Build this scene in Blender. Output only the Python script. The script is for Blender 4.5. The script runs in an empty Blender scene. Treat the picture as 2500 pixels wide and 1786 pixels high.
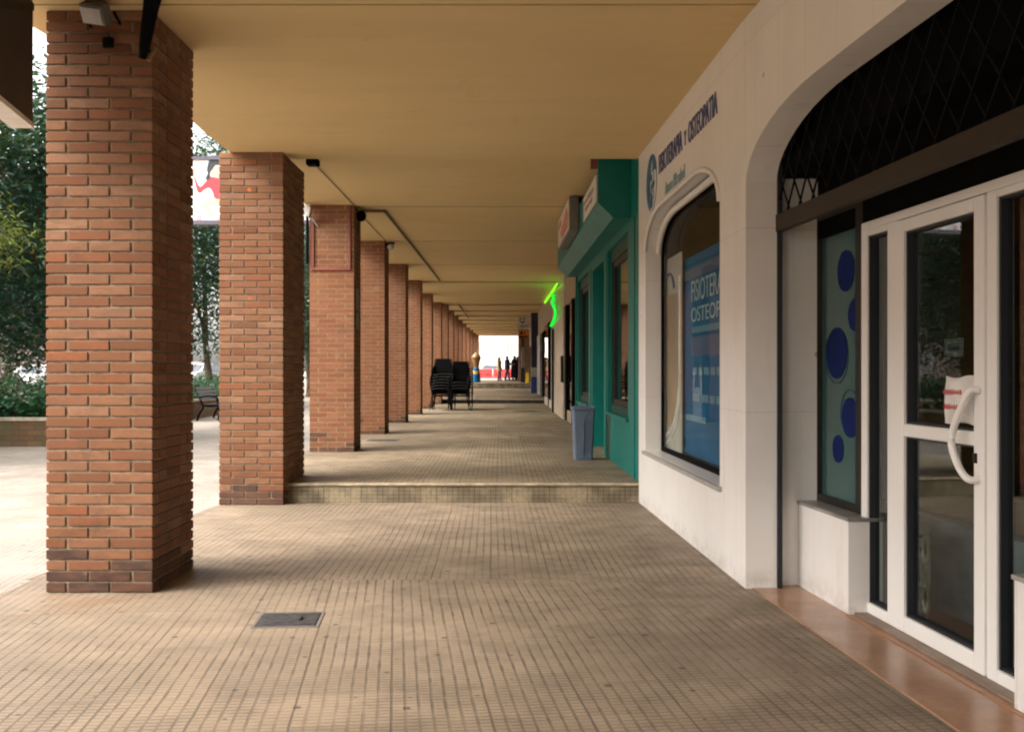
import bpy, bmesh, math, random
from mathutils import Vector, Matrix
R = math.radians
rnd = random.Random(7)
S = bpy.context.scene
COL = S.collection
EYE = 1.4
F = 2431.0            # focal length in photo pixels (35 mm on a 36 mm frame)

# ------------------------------------------------------------------ objects
def tag(o, label=None, cat=None, group=None, kind=None):
    if label: o['label'] = label
    if cat: o['category'] = cat
    if group: o['group'] = group
    if kind: o['kind'] = kind
    return o

def empty(name, loc=(0, 0, 0), label=None, cat=None, group=None, rz=0):
    o = bpy.data.objects.new(name, None)
    o.location = loc; o.rotation_euler = (0, 0, rz); o.empty_display_size = .1
    COL.objects.link(o)
    return tag(o, label, cat, group)

def kids(o): return [c for c in COL.objects if c.parent == o]

def copy_tree(o, parent=None):
    c = o.copy(); COL.objects.link(c); c.parent = parent
    for ch in kids(o): copy_tree(ch, c)
    return c

class MB:
    """collects geometry, builds ONE mesh object"""
    def __init__(s): s.v = []; s.f = []; s.m = []
    def add(s, vs, fs, m=0):
        b = len(s.v); s.v += [tuple(p) for p in vs]
        s.f += [tuple(b + i for i in f) for f in fs]; s.m += [m] * len(fs)
        return s
    def hexa(s, p, m=0):
        return s.add(p, [(0, 3, 2, 1), (4, 5, 6, 7), (0, 1, 5, 4), (1, 2, 6, 5), (2, 3, 7, 6), (3, 0, 4, 7)], m)
    def box(s, x0, x1, y0, y1, z0, z1, m=0):
        return s.hexa([(x0, y0, z0), (x1, y0, z0), (x1, y1, z0), (x0, y1, z0), (x0, y0, z1), (x1, y0, z1), (x1, y1, z1), (x0, y1, z1)], m)
    def wall(s, P, y0, y1, z0, z1, n0, n1, m=0):
        """box on a wall plane P(Y,z,n)"""
        return s.hexa([P(y0, z0, n0), P(y0, z0, n1), P(y1, z0, n1), P(y1, z0, n0), P(y0, z1, n0), P(y0, z1, n1), P(y1, z1, n1), P(y1, z1, n0)], m)
    def chamfer(s, x0, x1, y0, y1, z0, z1, c=.004, m=0):
        v = []
        X = (x0, x1); Y = (y0, y1); Z = (z0, z1)
        idx = {}
        for i in (0, 1):
            for j in (0, 1):
                for k in (0, 1):
                    sx = c if i == 0 else -c; sy = c if j == 0 else -c; sz = c if k == 0 else -c
                    idx[i, j, k, 0] = len(v); v.append((X[i], Y[j] + sy, Z[k] + sz))
                    idx[i, j, k, 1] = len(v); v.append((X[i] + sx, Y[j], Z[k] + sz))
                    idx[i, j, k, 2] = len(v); v.append((X[i] + sx, Y[j] + sy, Z[k]))
        f = []
        def q(*a): f.append(tuple(idx[t] for t in a))
        for i in (0, 1): q((i, 0, 0, 0), (i, 1, 0, 0), (i, 1, 1, 0), (i, 0, 1, 0))
        for j in (0, 1): q((0, j, 0, 1), (1, j, 0, 1), (1, j, 1, 1), (0, j, 1, 1))
        for k in (0, 1): q((0, 0, k, 2), (1, 0, k, 2), (1, 1, k, 2), (0, 1, k, 2))
        for i in (0, 1):
            for j in (0, 1): q((i, j, 0, 0), (i, j, 1, 0), (i, j, 1, 1), (i, j, 0, 1))
            for k in (0, 1): q((i, 0, k, 0), (i, 1, k, 0), (i, 1, k, 2), (i, 0, k, 2))
        for j in (0, 1):
            for k in (0, 1): q((0, j, k, 1), (1, j, k, 1), (1, j, k, 2), (0, j, k, 2))
        for i in (0, 1):
            for j in (0, 1):
                for k in (0, 1): q((i, j, k, 0), (i, j, k, 1), (i, j, k, 2))
        return s.add(v, f, m)
    def tube(s, path, r, seg=8, m=0, closed=False, r2=None):
        path = [Vector(p) for p in path]; n = len(path); rings = []
        up = Vector((0, 0, 1))
        for i, p in enumerate(path):
            a = path[i - 1] if i > 0 or closed else p
            b = path[(i + 1) % n] if i < n - 1 or closed else p
            d = (b - a); d = d.normalized() if d.length > 1e-9 else Vector((0, 0, 1))
            u = d.cross(up)
            if u.length < .05: u = d.cross(Vector((1, 0, 0)))
            u.normalize(); w = d.cross(u).normalized()
            rr = r if r2 is None else r + (r2 - r) * i / max(1, n - 1)
            rings.append([p + (u * math.cos(t) + w * math.sin(t)) * rr for t in [2 * math.pi * k / seg for k in range(seg)]])
        v = [q for ring in rings for q in ring]; f = []
        for i in range(n if closed else n - 1):
            j = (i + 1) % n
            for k in range(seg):
                f.append((i * seg + k, i * seg + (k + 1) % seg, j * seg + (k + 1) % seg, j * seg + k))
        if not closed:
            f.append(tuple(reversed(range(seg)))); f.append(tuple((n - 1) * seg + k for k in range(seg)))
        return s.add(v, f, m)
    def lathe(s, prof, c=(0, 0, 0), seg=20, m=0, sx=1, sy=1, rot=None):
        v = []; f = []
        for r, z in prof:
            for k in range(seg):
                t = 2 * math.pi * k / seg
                p = Vector((r * math.cos(t) * sx, r * math.sin(t) * sy, z))
                if rot: p = rot @ p
                v.append(p + Vector(c))
        for i in range(len(prof) - 1):
            for k in range(seg):
                f.append((i * seg + k, i * seg + (k + 1) % seg, (i + 1) * seg + (k + 1) % seg, (i + 1) * seg + k))
        f.append(tuple(reversed(range(seg)))); f.append(tuple((len(prof) - 1) * seg + k for k in range(seg)))
        return s.add(v, f, m)
    def ball(s, c, r, m=0, sx=1, sy=1, sz=1, seg=14):
        pr = [(max(.002, r * math.sin(math.pi * i / 9)), -r * math.cos(math.pi * i / 9) * sz) for i in range(10)]
        return s.lathe(pr, c, seg, m, sx, sy)
    def build(s, name, mats, parent=None, smooth=False, bevel=0, fix=True):
        me = bpy.data.meshes.new(name)
        me.from_pydata(s.v, [], s.f)
        mats = mats if isinstance(mats, (list, tuple)) else [mats]
        for m in mats: me.materials.append(m)
        me.polygons.foreach_set('material_index', s.m)
        me.update()
        if fix:
            bm = bmesh.new(); bm.from_mesh(me)
            bmesh.ops.recalc_face_normals(bm, faces=bm.faces); bm.to_mesh(me); bm.free()
        if smooth: me.polygons.foreach_set('use_smooth', [True] * len(me.polygons))
        o = bpy.data.objects.new(name, me); COL.objects.link(o); o.parent = parent
        if bevel:
            b = o.modifiers.new('edge', 'BEVEL'); b.width = bevel; b.segments = 2; b.limit_method = 'ANGLE'
        return o

def curve_mesh(loops=None, text=None, depth=.005, align='CENTER', space=1.0):
    """flat shape (outline loops with holes, or text) -> mesh with thickness, in local XY"""
    if text is None:
        cu = bpy.data.curves.new('shape', 'CURVE'); cu.dimensions = '2D'; cu.fill_mode = 'BOTH'
        for lp in loops:
            sp = cu.splines.new('POLY'); sp.points.add(len(lp) - 1); sp.use_cyclic_u = True
            for i, p in enumerate(lp): sp.points[i].co = (p[0], p[1], 0, 1)
    else:
        cu = bpy.data.curves.new('lettering', 'FONT'); cu.body = text; cu.align_x = align; cu.space_character = space
        cu.fill_mode = 'BOTH'
    cu.extrude = depth / 2
    ob = bpy.data.objects.new('tmp_shape', cu); COL.objects.link(ob)
    dg = bpy.context.evaluated_depsgraph_get()
    me = bpy.data.meshes.new_from_object(ob.evaluated_get(dg))
    bpy.data.objects.remove(ob)
    return me

def plate(mb, loops, depth, fn, m=0):
    """outline with holes given as (a,b) pairs; fn(a,b,n) -> 3D, n in 0..depth"""
    me = curve_mesh(loops, depth=depth)
    mb.add([fn(v.co.x, v.co.y, v.co.z + depth / 2) for v in me.vertices], [tuple(p.vertices) for p in me.polygons], m)
    return mb

def lettering(mb, text, a0, a1, b0, b1, depth, fn, m=0, space=1.0):
    """text stretched into the rectangle a0..a1 x b0..b1 of fn(a,b,n)"""
    me = curve_mesh(text=text, depth=depth, space=space)
    xs = [v.co.x for v in me.vertices]; ys = [v.co.y for v in me.vertices]
    x0, x1, y0, y1 = min(xs), max(xs), min(ys), max(ys)
    mb.add([fn(a0 + (v.co.x - x0) / (x1 - x0) * (a1 - a0), b0 + (v.co.y - y0) / (y1 - y0) * (b1 - b0), v.co.z + depth / 2) for v in me.vertices],
           [tuple(p.vertices) for p in me.polygons], m)
    return mb

def disc(ca, cb, ra, rb, n=28): return [(ca + ra * math.cos(2 * math.pi * k / n), cb + rb * math.sin(2 * math.pi * k / n)) for k in range(n)]

# ------------------------------------------------------------------ materials
MATS = {}
class NT:
    def __init__(s, name):
        s.mat = bpy.data.materials.new(name); s.mat.use_nodes = True
        s.nt = s.mat.node_tree; s.nt.nodes.clear()
        s.out = s.n('ShaderNodeOutputMaterial'); MATS[name] = s.mat
    def n(s, t, **kw):
        nd = s.nt.nodes.new(t)
        for k, v in kw.items(): setattr(nd, k, v)
        return nd
    def l(s, a, b): s.nt.links.new(a, b)
    def put(s, sock, v):
        if isinstance(v, bpy.types.NodeSocket): s.l(v, sock)
        else: sock.default_value = v
    def math(s, op, a, b=0.0, c=None):
        nd = s.n('ShaderNodeMath', operation=op)
        s.put(nd.inputs[0], a); s.put(nd.inputs[1], b)
        if c is not None: s.put(nd.inputs[2], c)
        return nd.outputs[0]
    def rng(s, v, a, b, c=0.0, d=1.0, smooth=True):
        nd = s.n('ShaderNodeMapRange'); nd.interpolation_type = 'SMOOTHSTEP' if smooth else 'LINEAR'
        s.put(nd.inputs[0], v)
        for i, x in enumerate((a, b, c, d)): s.put(nd.inputs[i + 1], x)
        return nd.outputs[0]
    def mix(s, f, a, b, mode='MIX'):
        nd = s.n('ShaderNodeMix', data_type='RGBA', blend_type=mode)
        s.put(nd.inputs[0], f); s.put(nd.inputs[6], col(a)); s.put(nd.inputs[7], col(b))
        return nd.outputs[2]
    def noise(s, vec, scale, detail=3, rough=.5):
        nd = s.n('ShaderNodeTexNoise'); nd.inputs['Scale'].default_value = scale
        nd.inputs['Detail'].default_value = detail; nd.inputs['Roughness'].default_value = rough
        if vec is not None: s.l(vec, nd.inputs['Vector'])
        return nd.outputs[0]
    def pos(s): return s.n('ShaderNodeNewGeometry').outputs['Position']
    def obj(s): return s.n('ShaderNodeTexCoord').outputs['Object']
    def bump(s, h, dist=.01, strength=1.0):
        nd = s.n('ShaderNodeBump'); nd.inputs['Strength'].default_value = strength; nd.inputs['Distance'].default_value = dist
        s.l(h, nd.inputs['Height']); return nd.outputs[0]
    def principled(s, color, rough=.6, spec=.5, metal=0.0, normal=None, **kw):
        p = s.n('ShaderNodeBsdfPrincipled')
        s.put(p.inputs['Base Color'], col(color)); s.put(p.inputs['Roughness'], rough)
        p.inputs['Specular IOR Level'].default_value = spec; p.inputs['Metallic'].default_value = metal
        for k, v in kw.items(): s.put(p.inputs[k.replace('_', ' ')], v)
        if normal is not None: s.l(normal, p.inputs['Normal'])
        s.l(p.outputs[0], s.out.inputs[0]); return p

def col(c):
    if isinstance(c, (tuple, list)) and len(c) == 3: return (*c, 1.0)
    return c

def simple(name, c, rough=.6, spec=.4, metal=0.0, var=.12, scale=6.0, bump=.0, rv=0.0):
    """paint / plastic / metal with mild mottling, wear and roughness variation"""
    t = NT(name); p = t.pos()
    nz = t.noise(p, scale, 4, .6)
    dark = tuple(x * (1 - var) for x in c); light = tuple(min(1, x * (1 + var)) for x in c)
    cc = t.mix(t.rng(nz, .3, .7), dark, light)
    rr = rough
    t.principled(cc, rr, spec, metal, t.bump(t.noise(p, 60, 3), .004, bump) if bump else None)
    return t.mat

def tile_mat(name, rot, base, dark, off=(0, 0), strip=.057, pitch=.038, tile=.399, groove=1.0):
    t = NT(name)
    mp = t.n('ShaderNodeMapping'); t.l(t.pos(), mp.inputs[0])
    mp.inputs['Rotation'].default_value = (0, 0, rot); mp.inputs['Location'].default_value = (off[0], off[1], 0)
    sp = t.n('ShaderNodeSeparateXYZ'); t.l(mp.outputs[0], sp.inputs[0]); u, v = sp.outputs[0], sp.outputs[1]
    wob = t.math('MULTIPLY', t.math('SUBTRACT', t.noise(t.pos(), 2.2, 2), .5), .012)
    u = t.math('ADD', u, wob)
    def edge(c, p):
        q = t.math('DIVIDE', c, p); fr = t.math('FRACT', q)
        d = t.math('MULTIPLY', t.math('MINIMUM', fr, t.math('SUBTRACT', 1.0, fr)), p)
        return d, t.math('FLOOR', q)
    du, _ = edge(u, strip); dv, _ = edge(v, pitch); tu, cu = edge(u, tile); tv, cv = edge(v, tile)
    cv2 = t.n('ShaderNodeCombineXYZ'); t.l(cu, cv2.inputs[0]); t.l(cv, cv2.inputs[1])
    wn = t.n('ShaderNodeTexWhiteNoise', noise_dimensions='2D'); t.l(cv2.outputs[0], wn.inputs['Vector'])
    gn = t.noise(t.pos(), 9, 3); big = t.noise(t.pos(), .55, 5, .6); mid = t.noise(t.pos(), 3.1, 5, .65)
    wid = t.rng(gn, .3, .7, .0085, .0125)
    worn = t.rng(t.noise(t.pos(), .8, 3, .6), .36, .62, .5, 1.0)
    gu = t.rng(du, .0032, wid, 1.0, 0.0)
    gv = t.math('MULTIPLY', t.rng(dv, .002, .010, 1.0, 0.0), t.rng(mid, .3, .65, .35, .72))
    gj = t.math('MAXIMUM', t.rng(tu, .003, .007, .8, 0.0), t.rng(tv, .002, .006, .6, 0.0))
    g = t.math('MAXIMUM', t.math('MAXIMUM', t.math('MULTIPLY', t.math('MULTIPLY', gu, worn), t.rng(gn, .25, .75, .5, 1.0)), gv), gj)
    g = t.math('MULTIPLY', g, groove)
    bc = t.mix(wn.outputs[0], tuple(x * .86 for x in base), tuple(min(1, x * 1.1) for x in base))
    bc = t.mix(t.rng(big, .35, .68), bc, tuple(x * .62 for x in base))
    bc = t.mix(t.math('MULTIPLY', t.rng(mid, .42, .75), .65), bc, tuple(x * .55 for x in base))
    fine = t.noise(t.pos(), 140, 3)
    bc = t.mix(t.math('MULTIPLY', t.rng(fine, .35, .7), .25), bc, tuple(x * .6 for x in base))
    cc = t.mix(t.math('MULTIPLY', g, .78), bc, dark)
    vo = t.n('ShaderNodeTexVoronoi'); vo.voronoi_dimensions = '2D'; vo.inputs['Scale'].default_value = 3.6; t.l(t.pos(), vo.inputs['Vector'])

    sc = t.n('ShaderNodeSeparateColor'); t.l(vo.outputs['Color'], sc.inputs[0])
    size = t.math('ADD', t.math('MULTIPLY', sc.outputs[1], .085), .01)
    gum = t.math('MULTIPLY', t.rng(vo.outputs['Distance'], t.math('MULTIPLY', size, .5), size, 1.0, 0.0), t.math('GREATER_THAN', sc.outputs[0], .35))
    cc = t.mix(t.math('MULTIPLY', gum, .8), cc, (.055, .045, .038))
    vd = t.n('ShaderNodeVectorMath', operation='DISTANCE'); t.l(t.pos(), vd.inputs[0]); vd.inputs[1].default_value = (-2.55, 6.02, 0)
    rust = t.math('MULTIPLY', t.rng(t.math('ADD', vd.outputs['Value'], t.math('MULTIPLY', t.noise(t.pos(), 5, 4), 1.0)), .55, 1.05, 1.0, 0.0), t.rng(mid, .38, .6))
    cc = t.mix(t.math('MULTIPLY', rust, .55), cc, (.20, .115, .06))
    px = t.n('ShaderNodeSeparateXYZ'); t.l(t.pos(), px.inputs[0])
    grime = t.math('MULTIPLY', t.rng(t.math('ADD', px.outputs[0], t.math('MULTIPLY', px.outputs[1], .04)), .7, 1.85), t.rng(t.noise(t.pos(), 1.7, 5, .7), .38, .62))  # patchy darkening that grows towards the shop side
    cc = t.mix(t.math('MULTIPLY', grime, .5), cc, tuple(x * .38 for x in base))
    rgh = t.rng(mid, .3, .7, .52, .75)
    h = t.math('SUBTRACT', t.math('MULTIPLY', fine, .06), g)
    t.principled(cc, rgh, .35, normal=t.bump(h, .004, .55))
    return t.mat

def riser_mat(name, base, dark):
    t = NT(name)
    sp = t.n('ShaderNodeSeparateXYZ'); t.l(t.pos(), sp.inputs[0])
    def edge(c, p):
        fr = t.math('FRACT', t.math('DIVIDE', c, p))
        return t.math('MULTIPLY', t.math('MINIMUM', fr, t.math('SUBTRACT', 1.0, fr)), p)
    nz = t.noise(t.pos(), 3.1, 4); nf = t.noise(t.pos(), 24, 4)
    g = t.math('MULTIPLY', t.math('MAXIMUM', t.rng(edge(sp.outputs[0], .057), .002, .006, 1.0, 0.0), t.math('MULTIPLY', t.rng(edge(sp.outputs[2], .04), .002, .006, 1.0, 0.0), .9)), t.rng(nz, .35, .6, .25, .95))
    g = t.math('MAXIMUM', g, t.rng(edge(sp.outputs[0], .399), .002, .007, 1.0, 0.0))
    bc = t.mix(t.rng(nz, .35, .65), base, tuple(x * .45 for x in base))
    bc = t.mix(t.math('MULTIPLY', t.rng(nf, .4, .75), .5), bc, tuple(x * .5 for x in base))
    t.principled(t.mix(t.math('MULTIPLY', g, .8), bc, dark), .7, .3, normal=t.bump(t.math('SUBTRACT', 0.0, g), .004, .6))
    return t.mat

def brick_mat(name, cols, dirty=0.0, spots=0.0, gain=1.0):
    t = NT(name); p = t.pos()
    rp = t.n('ShaderNodeNewGeometry').outputs['Random Per Island']
    oi = t.n('ShaderNodeObjectInfo').outputs['Random']
    r = t.math('FRACT', t.math('ADD', rp, t.math('MULTIPLY', oi, 7.3)))
    cr = t.n('ShaderNodeValToRGB'); el = cr.color_ramp.elements
    while len(el) < len(cols): el.new(.5)
    for i, c in enumerate(cols):
        el[i].position = i / (len(cols) - 1); el[i].color = (*[x * gain for x in c], 1)
    t.l(r, cr.inputs[0])
    mp = t.n('ShaderNodeMapping'); t.l(p, mp.inputs[0]); mp.inputs['Scale'].default_value = (1, 1, 3.0)
    n1 = t.noise(mp.outputs[0], 7, 5, .6); n2 = t.noise(p, 70, 4, .6); n3 = t.noise(p, 1.3, 4)
    c = t.mix(t.math('MULTIPLY', t.rng(n1, .35, .7), .6), cr.outputs[0], (.16, .08, .046))
    c = t.mix(t.math('MULTIPLY', t.rng(n2, .4, .8), .45), c, (.11, .048, .03))
    c = t.mix(t.math('MULTIPLY', t.rng(n3, .5, .8), .35), c, (.23, .14, .09))
    vo = t.n('ShaderNodeTexVoronoi'); vo.inputs['Scale'].default_value = 5.5; t.l(p, vo.inputs['Vector']); sc = t.n('ShaderNodeSeparateColor'); t.l(vo.outputs['Color'], sc.inputs[0])
    chip = t.math('MULTIPLY', t.rng(t.math('ADD', vo.outputs['Distance'], t.math('MULTIPLY', t.noise(p, 45, 3), .12)), .17, .2, 1.0, 0.0), t.math('GREATER_THAN', sc.outputs[0], .93))
    c = t.mix(t.math('MULTIPLY', chip, .85), c, (.50, .14, .035))
    c = t.mix(t.math('MULTIPLY', t.rng(t.noise(p, 1.9, 6, .75), .52, .70), .6), c, (.085, .046, .031))
    if spots:
        c = t.mix(t.math('MULTIPLY', t.rng(t.noise(p, 4.0, 5, .7), .62, .72), spots), c, (.45, .37, .29))
    t.principled(c, .86, .2, normal=t.bump(t.noise(p, 120, 5, .7), .006, .5))
    return t.mat

def glass_mat(name, tint=(.8, .86, .85), gain=1.3, rough=0.0, base=.02):
    t = NT(name)
    fr = t.n('ShaderNodeFresnel'); bf = t.n('ShaderNodeNewGeometry').outputs['Backfacing']; t.put(fr.inputs[0], t.rng(bf, 0.0, 1.0, 1.5, 1 / 1.5, False))
    f = t.math('MINIMUM', t.math('ADD', t.math('MULTIPLY', fr.outputs[0], gain), base), 1.0)
    tr = t.n('ShaderNodeBsdfTransparent'); tr.inputs[0].default_value = (*tint, 1)
    gl = t.n('ShaderNodeBsdfAnisotropic') if False else t.n('ShaderNodeBsdfGlossy')
    gl.inputs['Roughness'].default_value = rough; gl.inputs['Color'].default_value = (1, 1, 1, 1)
    mx = t.n('ShaderNodeMixShader'); t.put(mx.inputs[0], f); t.l(tr.outputs[0], mx.inputs[1]); t.l(gl.outputs[0], mx.inputs[2])
    t.l(mx.outputs[0], t.out.inputs[0]); return t.mat

def ceil_mat(name, c):
    t = NT(name); p = t.pos()
    mp = t.n('ShaderNodeMapping'); t.l(p, mp.inputs[0]); mp.inputs['Scale'].default_value = (.5, .9, 1)
    b = t.noise(mp.outputs[0], 1.0, 5, .6); m = t.noise(p, 5, 4); f = t.noise(p, 220, 3)
    cc = t.mix(t.rng(b, .3, .75), c, tuple(x * .92 for x in c))
    cc = t.mix(t.math('MULTIPLY', t.rng(m, .5, .8), .14), cc, tuple(x * .8 for x in c))
    sy = t.n('ShaderNodeSeparateXYZ'); t.l(p, sy.inputs[0])
    st = t.noise(p, 1.6, 6, .7); streak = t.n('ShaderNodeMapping'); t.l(p, streak.inputs[0]); streak.inputs['Scale'].default_value = (.5, 5, 1)
    cc = t.mix(t.math('MULTIPLY', t.rng(t.noise(streak.outputs[0], 1.3, 4, .6), .45, .75), .16), cc, tuple(x * .72 for x in c))
    cc = t.mix(t.math('MULTIPLY', t.rng(st, .60, .70), .22), cc, (c[0] * .7, c[1] * .62, c[2] * .5))
    cc = t.mix(t.math('MULTIPLY', t.rng(t.noise(p, .9, 6, .75), .62, .66), .16), cc, tuple(min(1, x * 1.2) for x in c))
    t.principled(cc, .8, .25, normal=t.bump(t.math('ADD', f, t.math('MULTIPLY', m, 1.5)), .003, .4))
    return t.mat

def white_tile_mat(name, c):
    t = NT(name); p = t.pos()
    sp = t.n('ShaderNodeSeparateXYZ'); t.l(p, sp.inputs[0])
    def edge(cc, pp, o=0.0):
        fr = t.math('FRACT', t.math('DIVIDE', t.math('ADD', cc, o), pp))
        return t.math('MULTIPLY', t.math('MINIMUM', fr, t.math('SUBTRACT', 1.0, fr)), pp)
    j = t.math('MAXIMUM', t.rng(edge(sp.outputs[1], .42, .1), .0008, .0028, 1.0, 0.0), t.rng(edge(sp.outputs[2], 1.18, .05), .0008, .0025, 1.0, 0.0))
    b = t.noise(p, 1.2, 5, .6); s = t.noise(p, 14, 4, .7)
    cc = t.mix(t.rng(b, .3, .75), c, tuple(x * .9 for x in c))
    cc = t.mix(t.math('MULTIPLY', t.rng(s, .7, .95), .04), cc, (.45, .38, .3))
    cc = t.mix(t.math('MULTIPLY', j, .45), cc, (.3, .26, .22))
    foot = t.math('MULTIPLY', t.rng(sp.outputs[2], .01, .17, 1.0, 0.0), t.rng(t.noise(p, 7, 6, .75), .42, .62))
    cc = t.mix(t.math('MULTIPLY', foot, .38), cc, (.34, .28, .21))
    drip = t.n('ShaderNodeMapping'); t.l(p, drip.inputs[0]); drip.inputs['Scale'].default_value = (9, 9, .55)
    cc = t.mix(t.math('MULTIPLY', t.rng(t.noise(drip.outputs[0], 1.0, 4, .6), .58, .78), .22), cc, (.42, .37, .30))
    vo = t.n('ShaderNodeTexVoronoi'); vo.inputs['Scale'].default_value = 4.5; t.l(p, vo.inputs['Vector']); sc = t.n('ShaderNodeSeparateColor'); t.l(vo.outputs['Color'], sc.inputs[0])
    nick = t.math('MULTIPLY', t.rng(vo.outputs['Distance'], .09, .13, 1.0, 0.0), t.math('GREATER_THAN', sc.outputs[0], .86))
    cc = t.mix(t.math('MULTIPLY', nick, .6), cc, (.2, .15, .11))
    t.principled(cc, .28, .4, normal=t.bump(t.math('MULTIPLY', j, -.4), .004, .3))
    return t.mat

def leaf_mat(name, a, b, c, rough=.4):
    t = NT(name)
    r = t.n('ShaderNodeNewGeometry').outputs['Random Per Island']
    cr = t.n('ShaderNodeValToRGB'); e = cr.color_ramp.elements
    e.new(.5); e.new(.9)
    for i, (pp, cc) in enumerate(((0, a), (.5, b), (.88, b), (1, c))): e[i].position = pp; e[i].color = (*cc, 1)
    t.l(r, cr.inputs[0])
    d = t.n('ShaderNodeBsdfPrincipled'); t.l(cr.outputs[0], d.inputs['Base Color']); d.inputs['Roughness'].default_value = rough
    d.inputs['Specular IOR Level'].default_value = .6
    tl = t.n('ShaderNodeBsdfTranslucent'); t.l(t.mix(.5, cr.outputs[0], (.1, .16, .02)), tl.inputs[0])
    mx = t.n('ShaderNodeMixShader'); mx.inputs[0].default_value = .22
    t.l(d.outputs[0], mx.inputs[1]); t.l(tl.outputs[0], mx.inputs[2]); t.l(mx.outputs[0], t.out.inputs[0])
    return t.mat

def emit_mat(name, c, s):
    t = NT(name); e = t.n('ShaderNodeEmission'); e.inputs[0].default_value = (*c, 1); e.inputs[1].default_value = s
    t.l(e.outputs[0], t.out.inputs[0]); return t.mat

BASE = (.345, .262, .182); GROOVE = (.06, .046, .036)
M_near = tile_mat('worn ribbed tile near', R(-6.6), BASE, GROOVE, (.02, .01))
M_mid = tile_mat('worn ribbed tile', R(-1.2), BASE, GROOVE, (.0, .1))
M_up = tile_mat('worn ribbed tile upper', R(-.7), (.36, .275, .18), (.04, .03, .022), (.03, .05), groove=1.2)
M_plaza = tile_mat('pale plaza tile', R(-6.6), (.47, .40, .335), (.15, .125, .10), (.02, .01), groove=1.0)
M_riser = riser_mat('mosaic riser', (.36, .29, .185), (.07, .052, .035))
M_ceil = ceil_mat('ochre ceiling paint', (.66, .49, .245))
M_joint = simple('dark joint', (.06, .045, .03), .8)
BR = [(0.152, 0.057, 0.026), (0.228, 0.101, 0.048), (0.274, 0.135, 0.072), (0.182, 0.069, 0.033), (0.296, 0.157, 0.091), (0.205, 0.086, 0.042), (0.251, 0.089, 0.038)]
M_brick = brick_mat('orange brick', BR)
M_brick_old = brick_mat('sooty brick', [(.05, .026, .022), (.085, .04, .028), (.035, .025, .023), (.11, .05, .03)], spots=.5)
M_brick_far = brick_mat('old orange brick', [(.21, .075, .036), (.25, .095, .045), (.28, .115, .055), (.23, .083, .037), (.30, .13, .065)], spots=.25)
M_mortar = simple('grey mortar', (.25, .195, .135), .9, .1, var=.25, scale=20, bump=.5)
M_mortar_l = simple('pale mortar', (.32, .23, .14), .9, .1, var=.25, scale=20, bump=.5)
M_white = white_tile_mat('white glazed cladding', (.83, .80, .77))
M_whitem = simple('white plaster moulding', (.80, .77, .74), .45, .4, var=.05, scale=3)
M_pvc = simple('white window profile', (.82, .80, .77), .35, .5, var=.02, scale=2)
M_gasket = simple('black rubber', (.015, .017, .022), .5)
M_black = simple('black paint', (.003, .003, .0035), .75, .06)
M_dkbrown = simple('dark brown wood', (.014, .009, .006), .45, .4, var=.3, scale=12)
M_bronze = simple('bronze rail', (.026, .017, .008), .6, .3)
M_lattice = simple('dark grille steel', (.004, .004, .004), .7, .1)
M_dark = simple('dark interior', (.02, .019, .018), .8, .1)
M_counter = simple('blue grey counter', (.16, .20, .23), .6)
M_darkfloor = simple('dark interior floor', (.05, .03, .02), .4)
M_teal = simple('teal gloss paint', (.002, .155, .128), .42, .35, var=.1, scale=4, bump=.15)
M_teal2 = simple('teal fascia panel', (.012, .155, .135), .5, .4, var=.12, scale=3)
M_tealdk = simple('dark teal frame', (.003, .045, .035), .45)
M_glass = glass_mat('shop glass', gain=.85, base=.01)
M_glasswin = glass_mat('display glass', (.95, .97, .96), .15, base=.003)
M_glassdk = glass_mat('shop glass plain', (.55, .6, .58), 1.2)
M_bluevinyl = simple('blue dot vinyl', (.006, .016, .10), .6, .1, var=.15)
M_frost = None
M_terra = None
M_grey = simple('grey cast iron', (.075, .07, .072), .6, .5, .5, var=.3, scale=25, bump=.6)
M_binblue = simple('grey blue plastic', (.115, .15, .21), .45, .4, var=.06)
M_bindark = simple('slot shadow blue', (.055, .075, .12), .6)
M_marble = simple('beige marble', (.52, .43, .32), .3, .5, var=.3, scale=3)
M_marbleg = simple('grey marble', (.26, .24, .22), .35, .5, var=.35, scale=3)
M_navy = simple('navy tile', (.018, .024, .06), .4, .5)
M_navy2 = simple('royal blue tile', (.03, .06, .24), .4, .5)
M_lgrey = simple('light grey band', (.5, .48, .44), .5)
M_signw = simple('white sign face', (.72, .66, .6), .4)
M_signtxt = simple('grey sign script', (.33, .28, .25), .5)
M_pink = simple('faded red graphic', (.62, .22, .16), .5, var=.4, scale=8)
M_orange = simple('orange panel', (.70, .24, .03), .5, var=.5, scale=5)
M_steel = simple('painted steel', (.55, .55, .54), .4, .5, .3)
M_logo = simple('petrol blue vinyl', (.012, .13, .26), .4)
M_letter = simple('slate blue lettering', (.075, .09, .20), .5)
M_letter2 = simple('pale teal lettering', (.25, .38, .42), .5)
M_poster = simple('blue poster', (.003, .082, .19), .6, .08, var=.15, scale=2)
M_posterd = simple('dark blue poster', (.01, .05, .13), .4)
M_postert = simple('poster lettering', (.30, .40, .42), .5)
M_posterw = simple('poster white', (.62, .62, .58), .5)
M_tan = simple('tan photograph', (.24, .15, .085), .45, var=.3, scale=2.5)
M_kraft = simple('brown painted patch', (.22, .06, .04), .6, var=.2)
M_red = simple('red plastic barrier', (.62, .035, .03), .45)
M_yellow = simple('yellow plastic', (.75, .5, .02), .45)
M_blue = simple('bright blue plastic', (.01, .16, .42), .4)
M_cone = simple('wafer tan', (.36, .19, .07), .6, var=.3, scale=14)
M_cream = simple('cream swirl', (.50, .34, .15), .4)
M_skin = simple('skin', (.50, .28, .19), .55)
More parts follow.
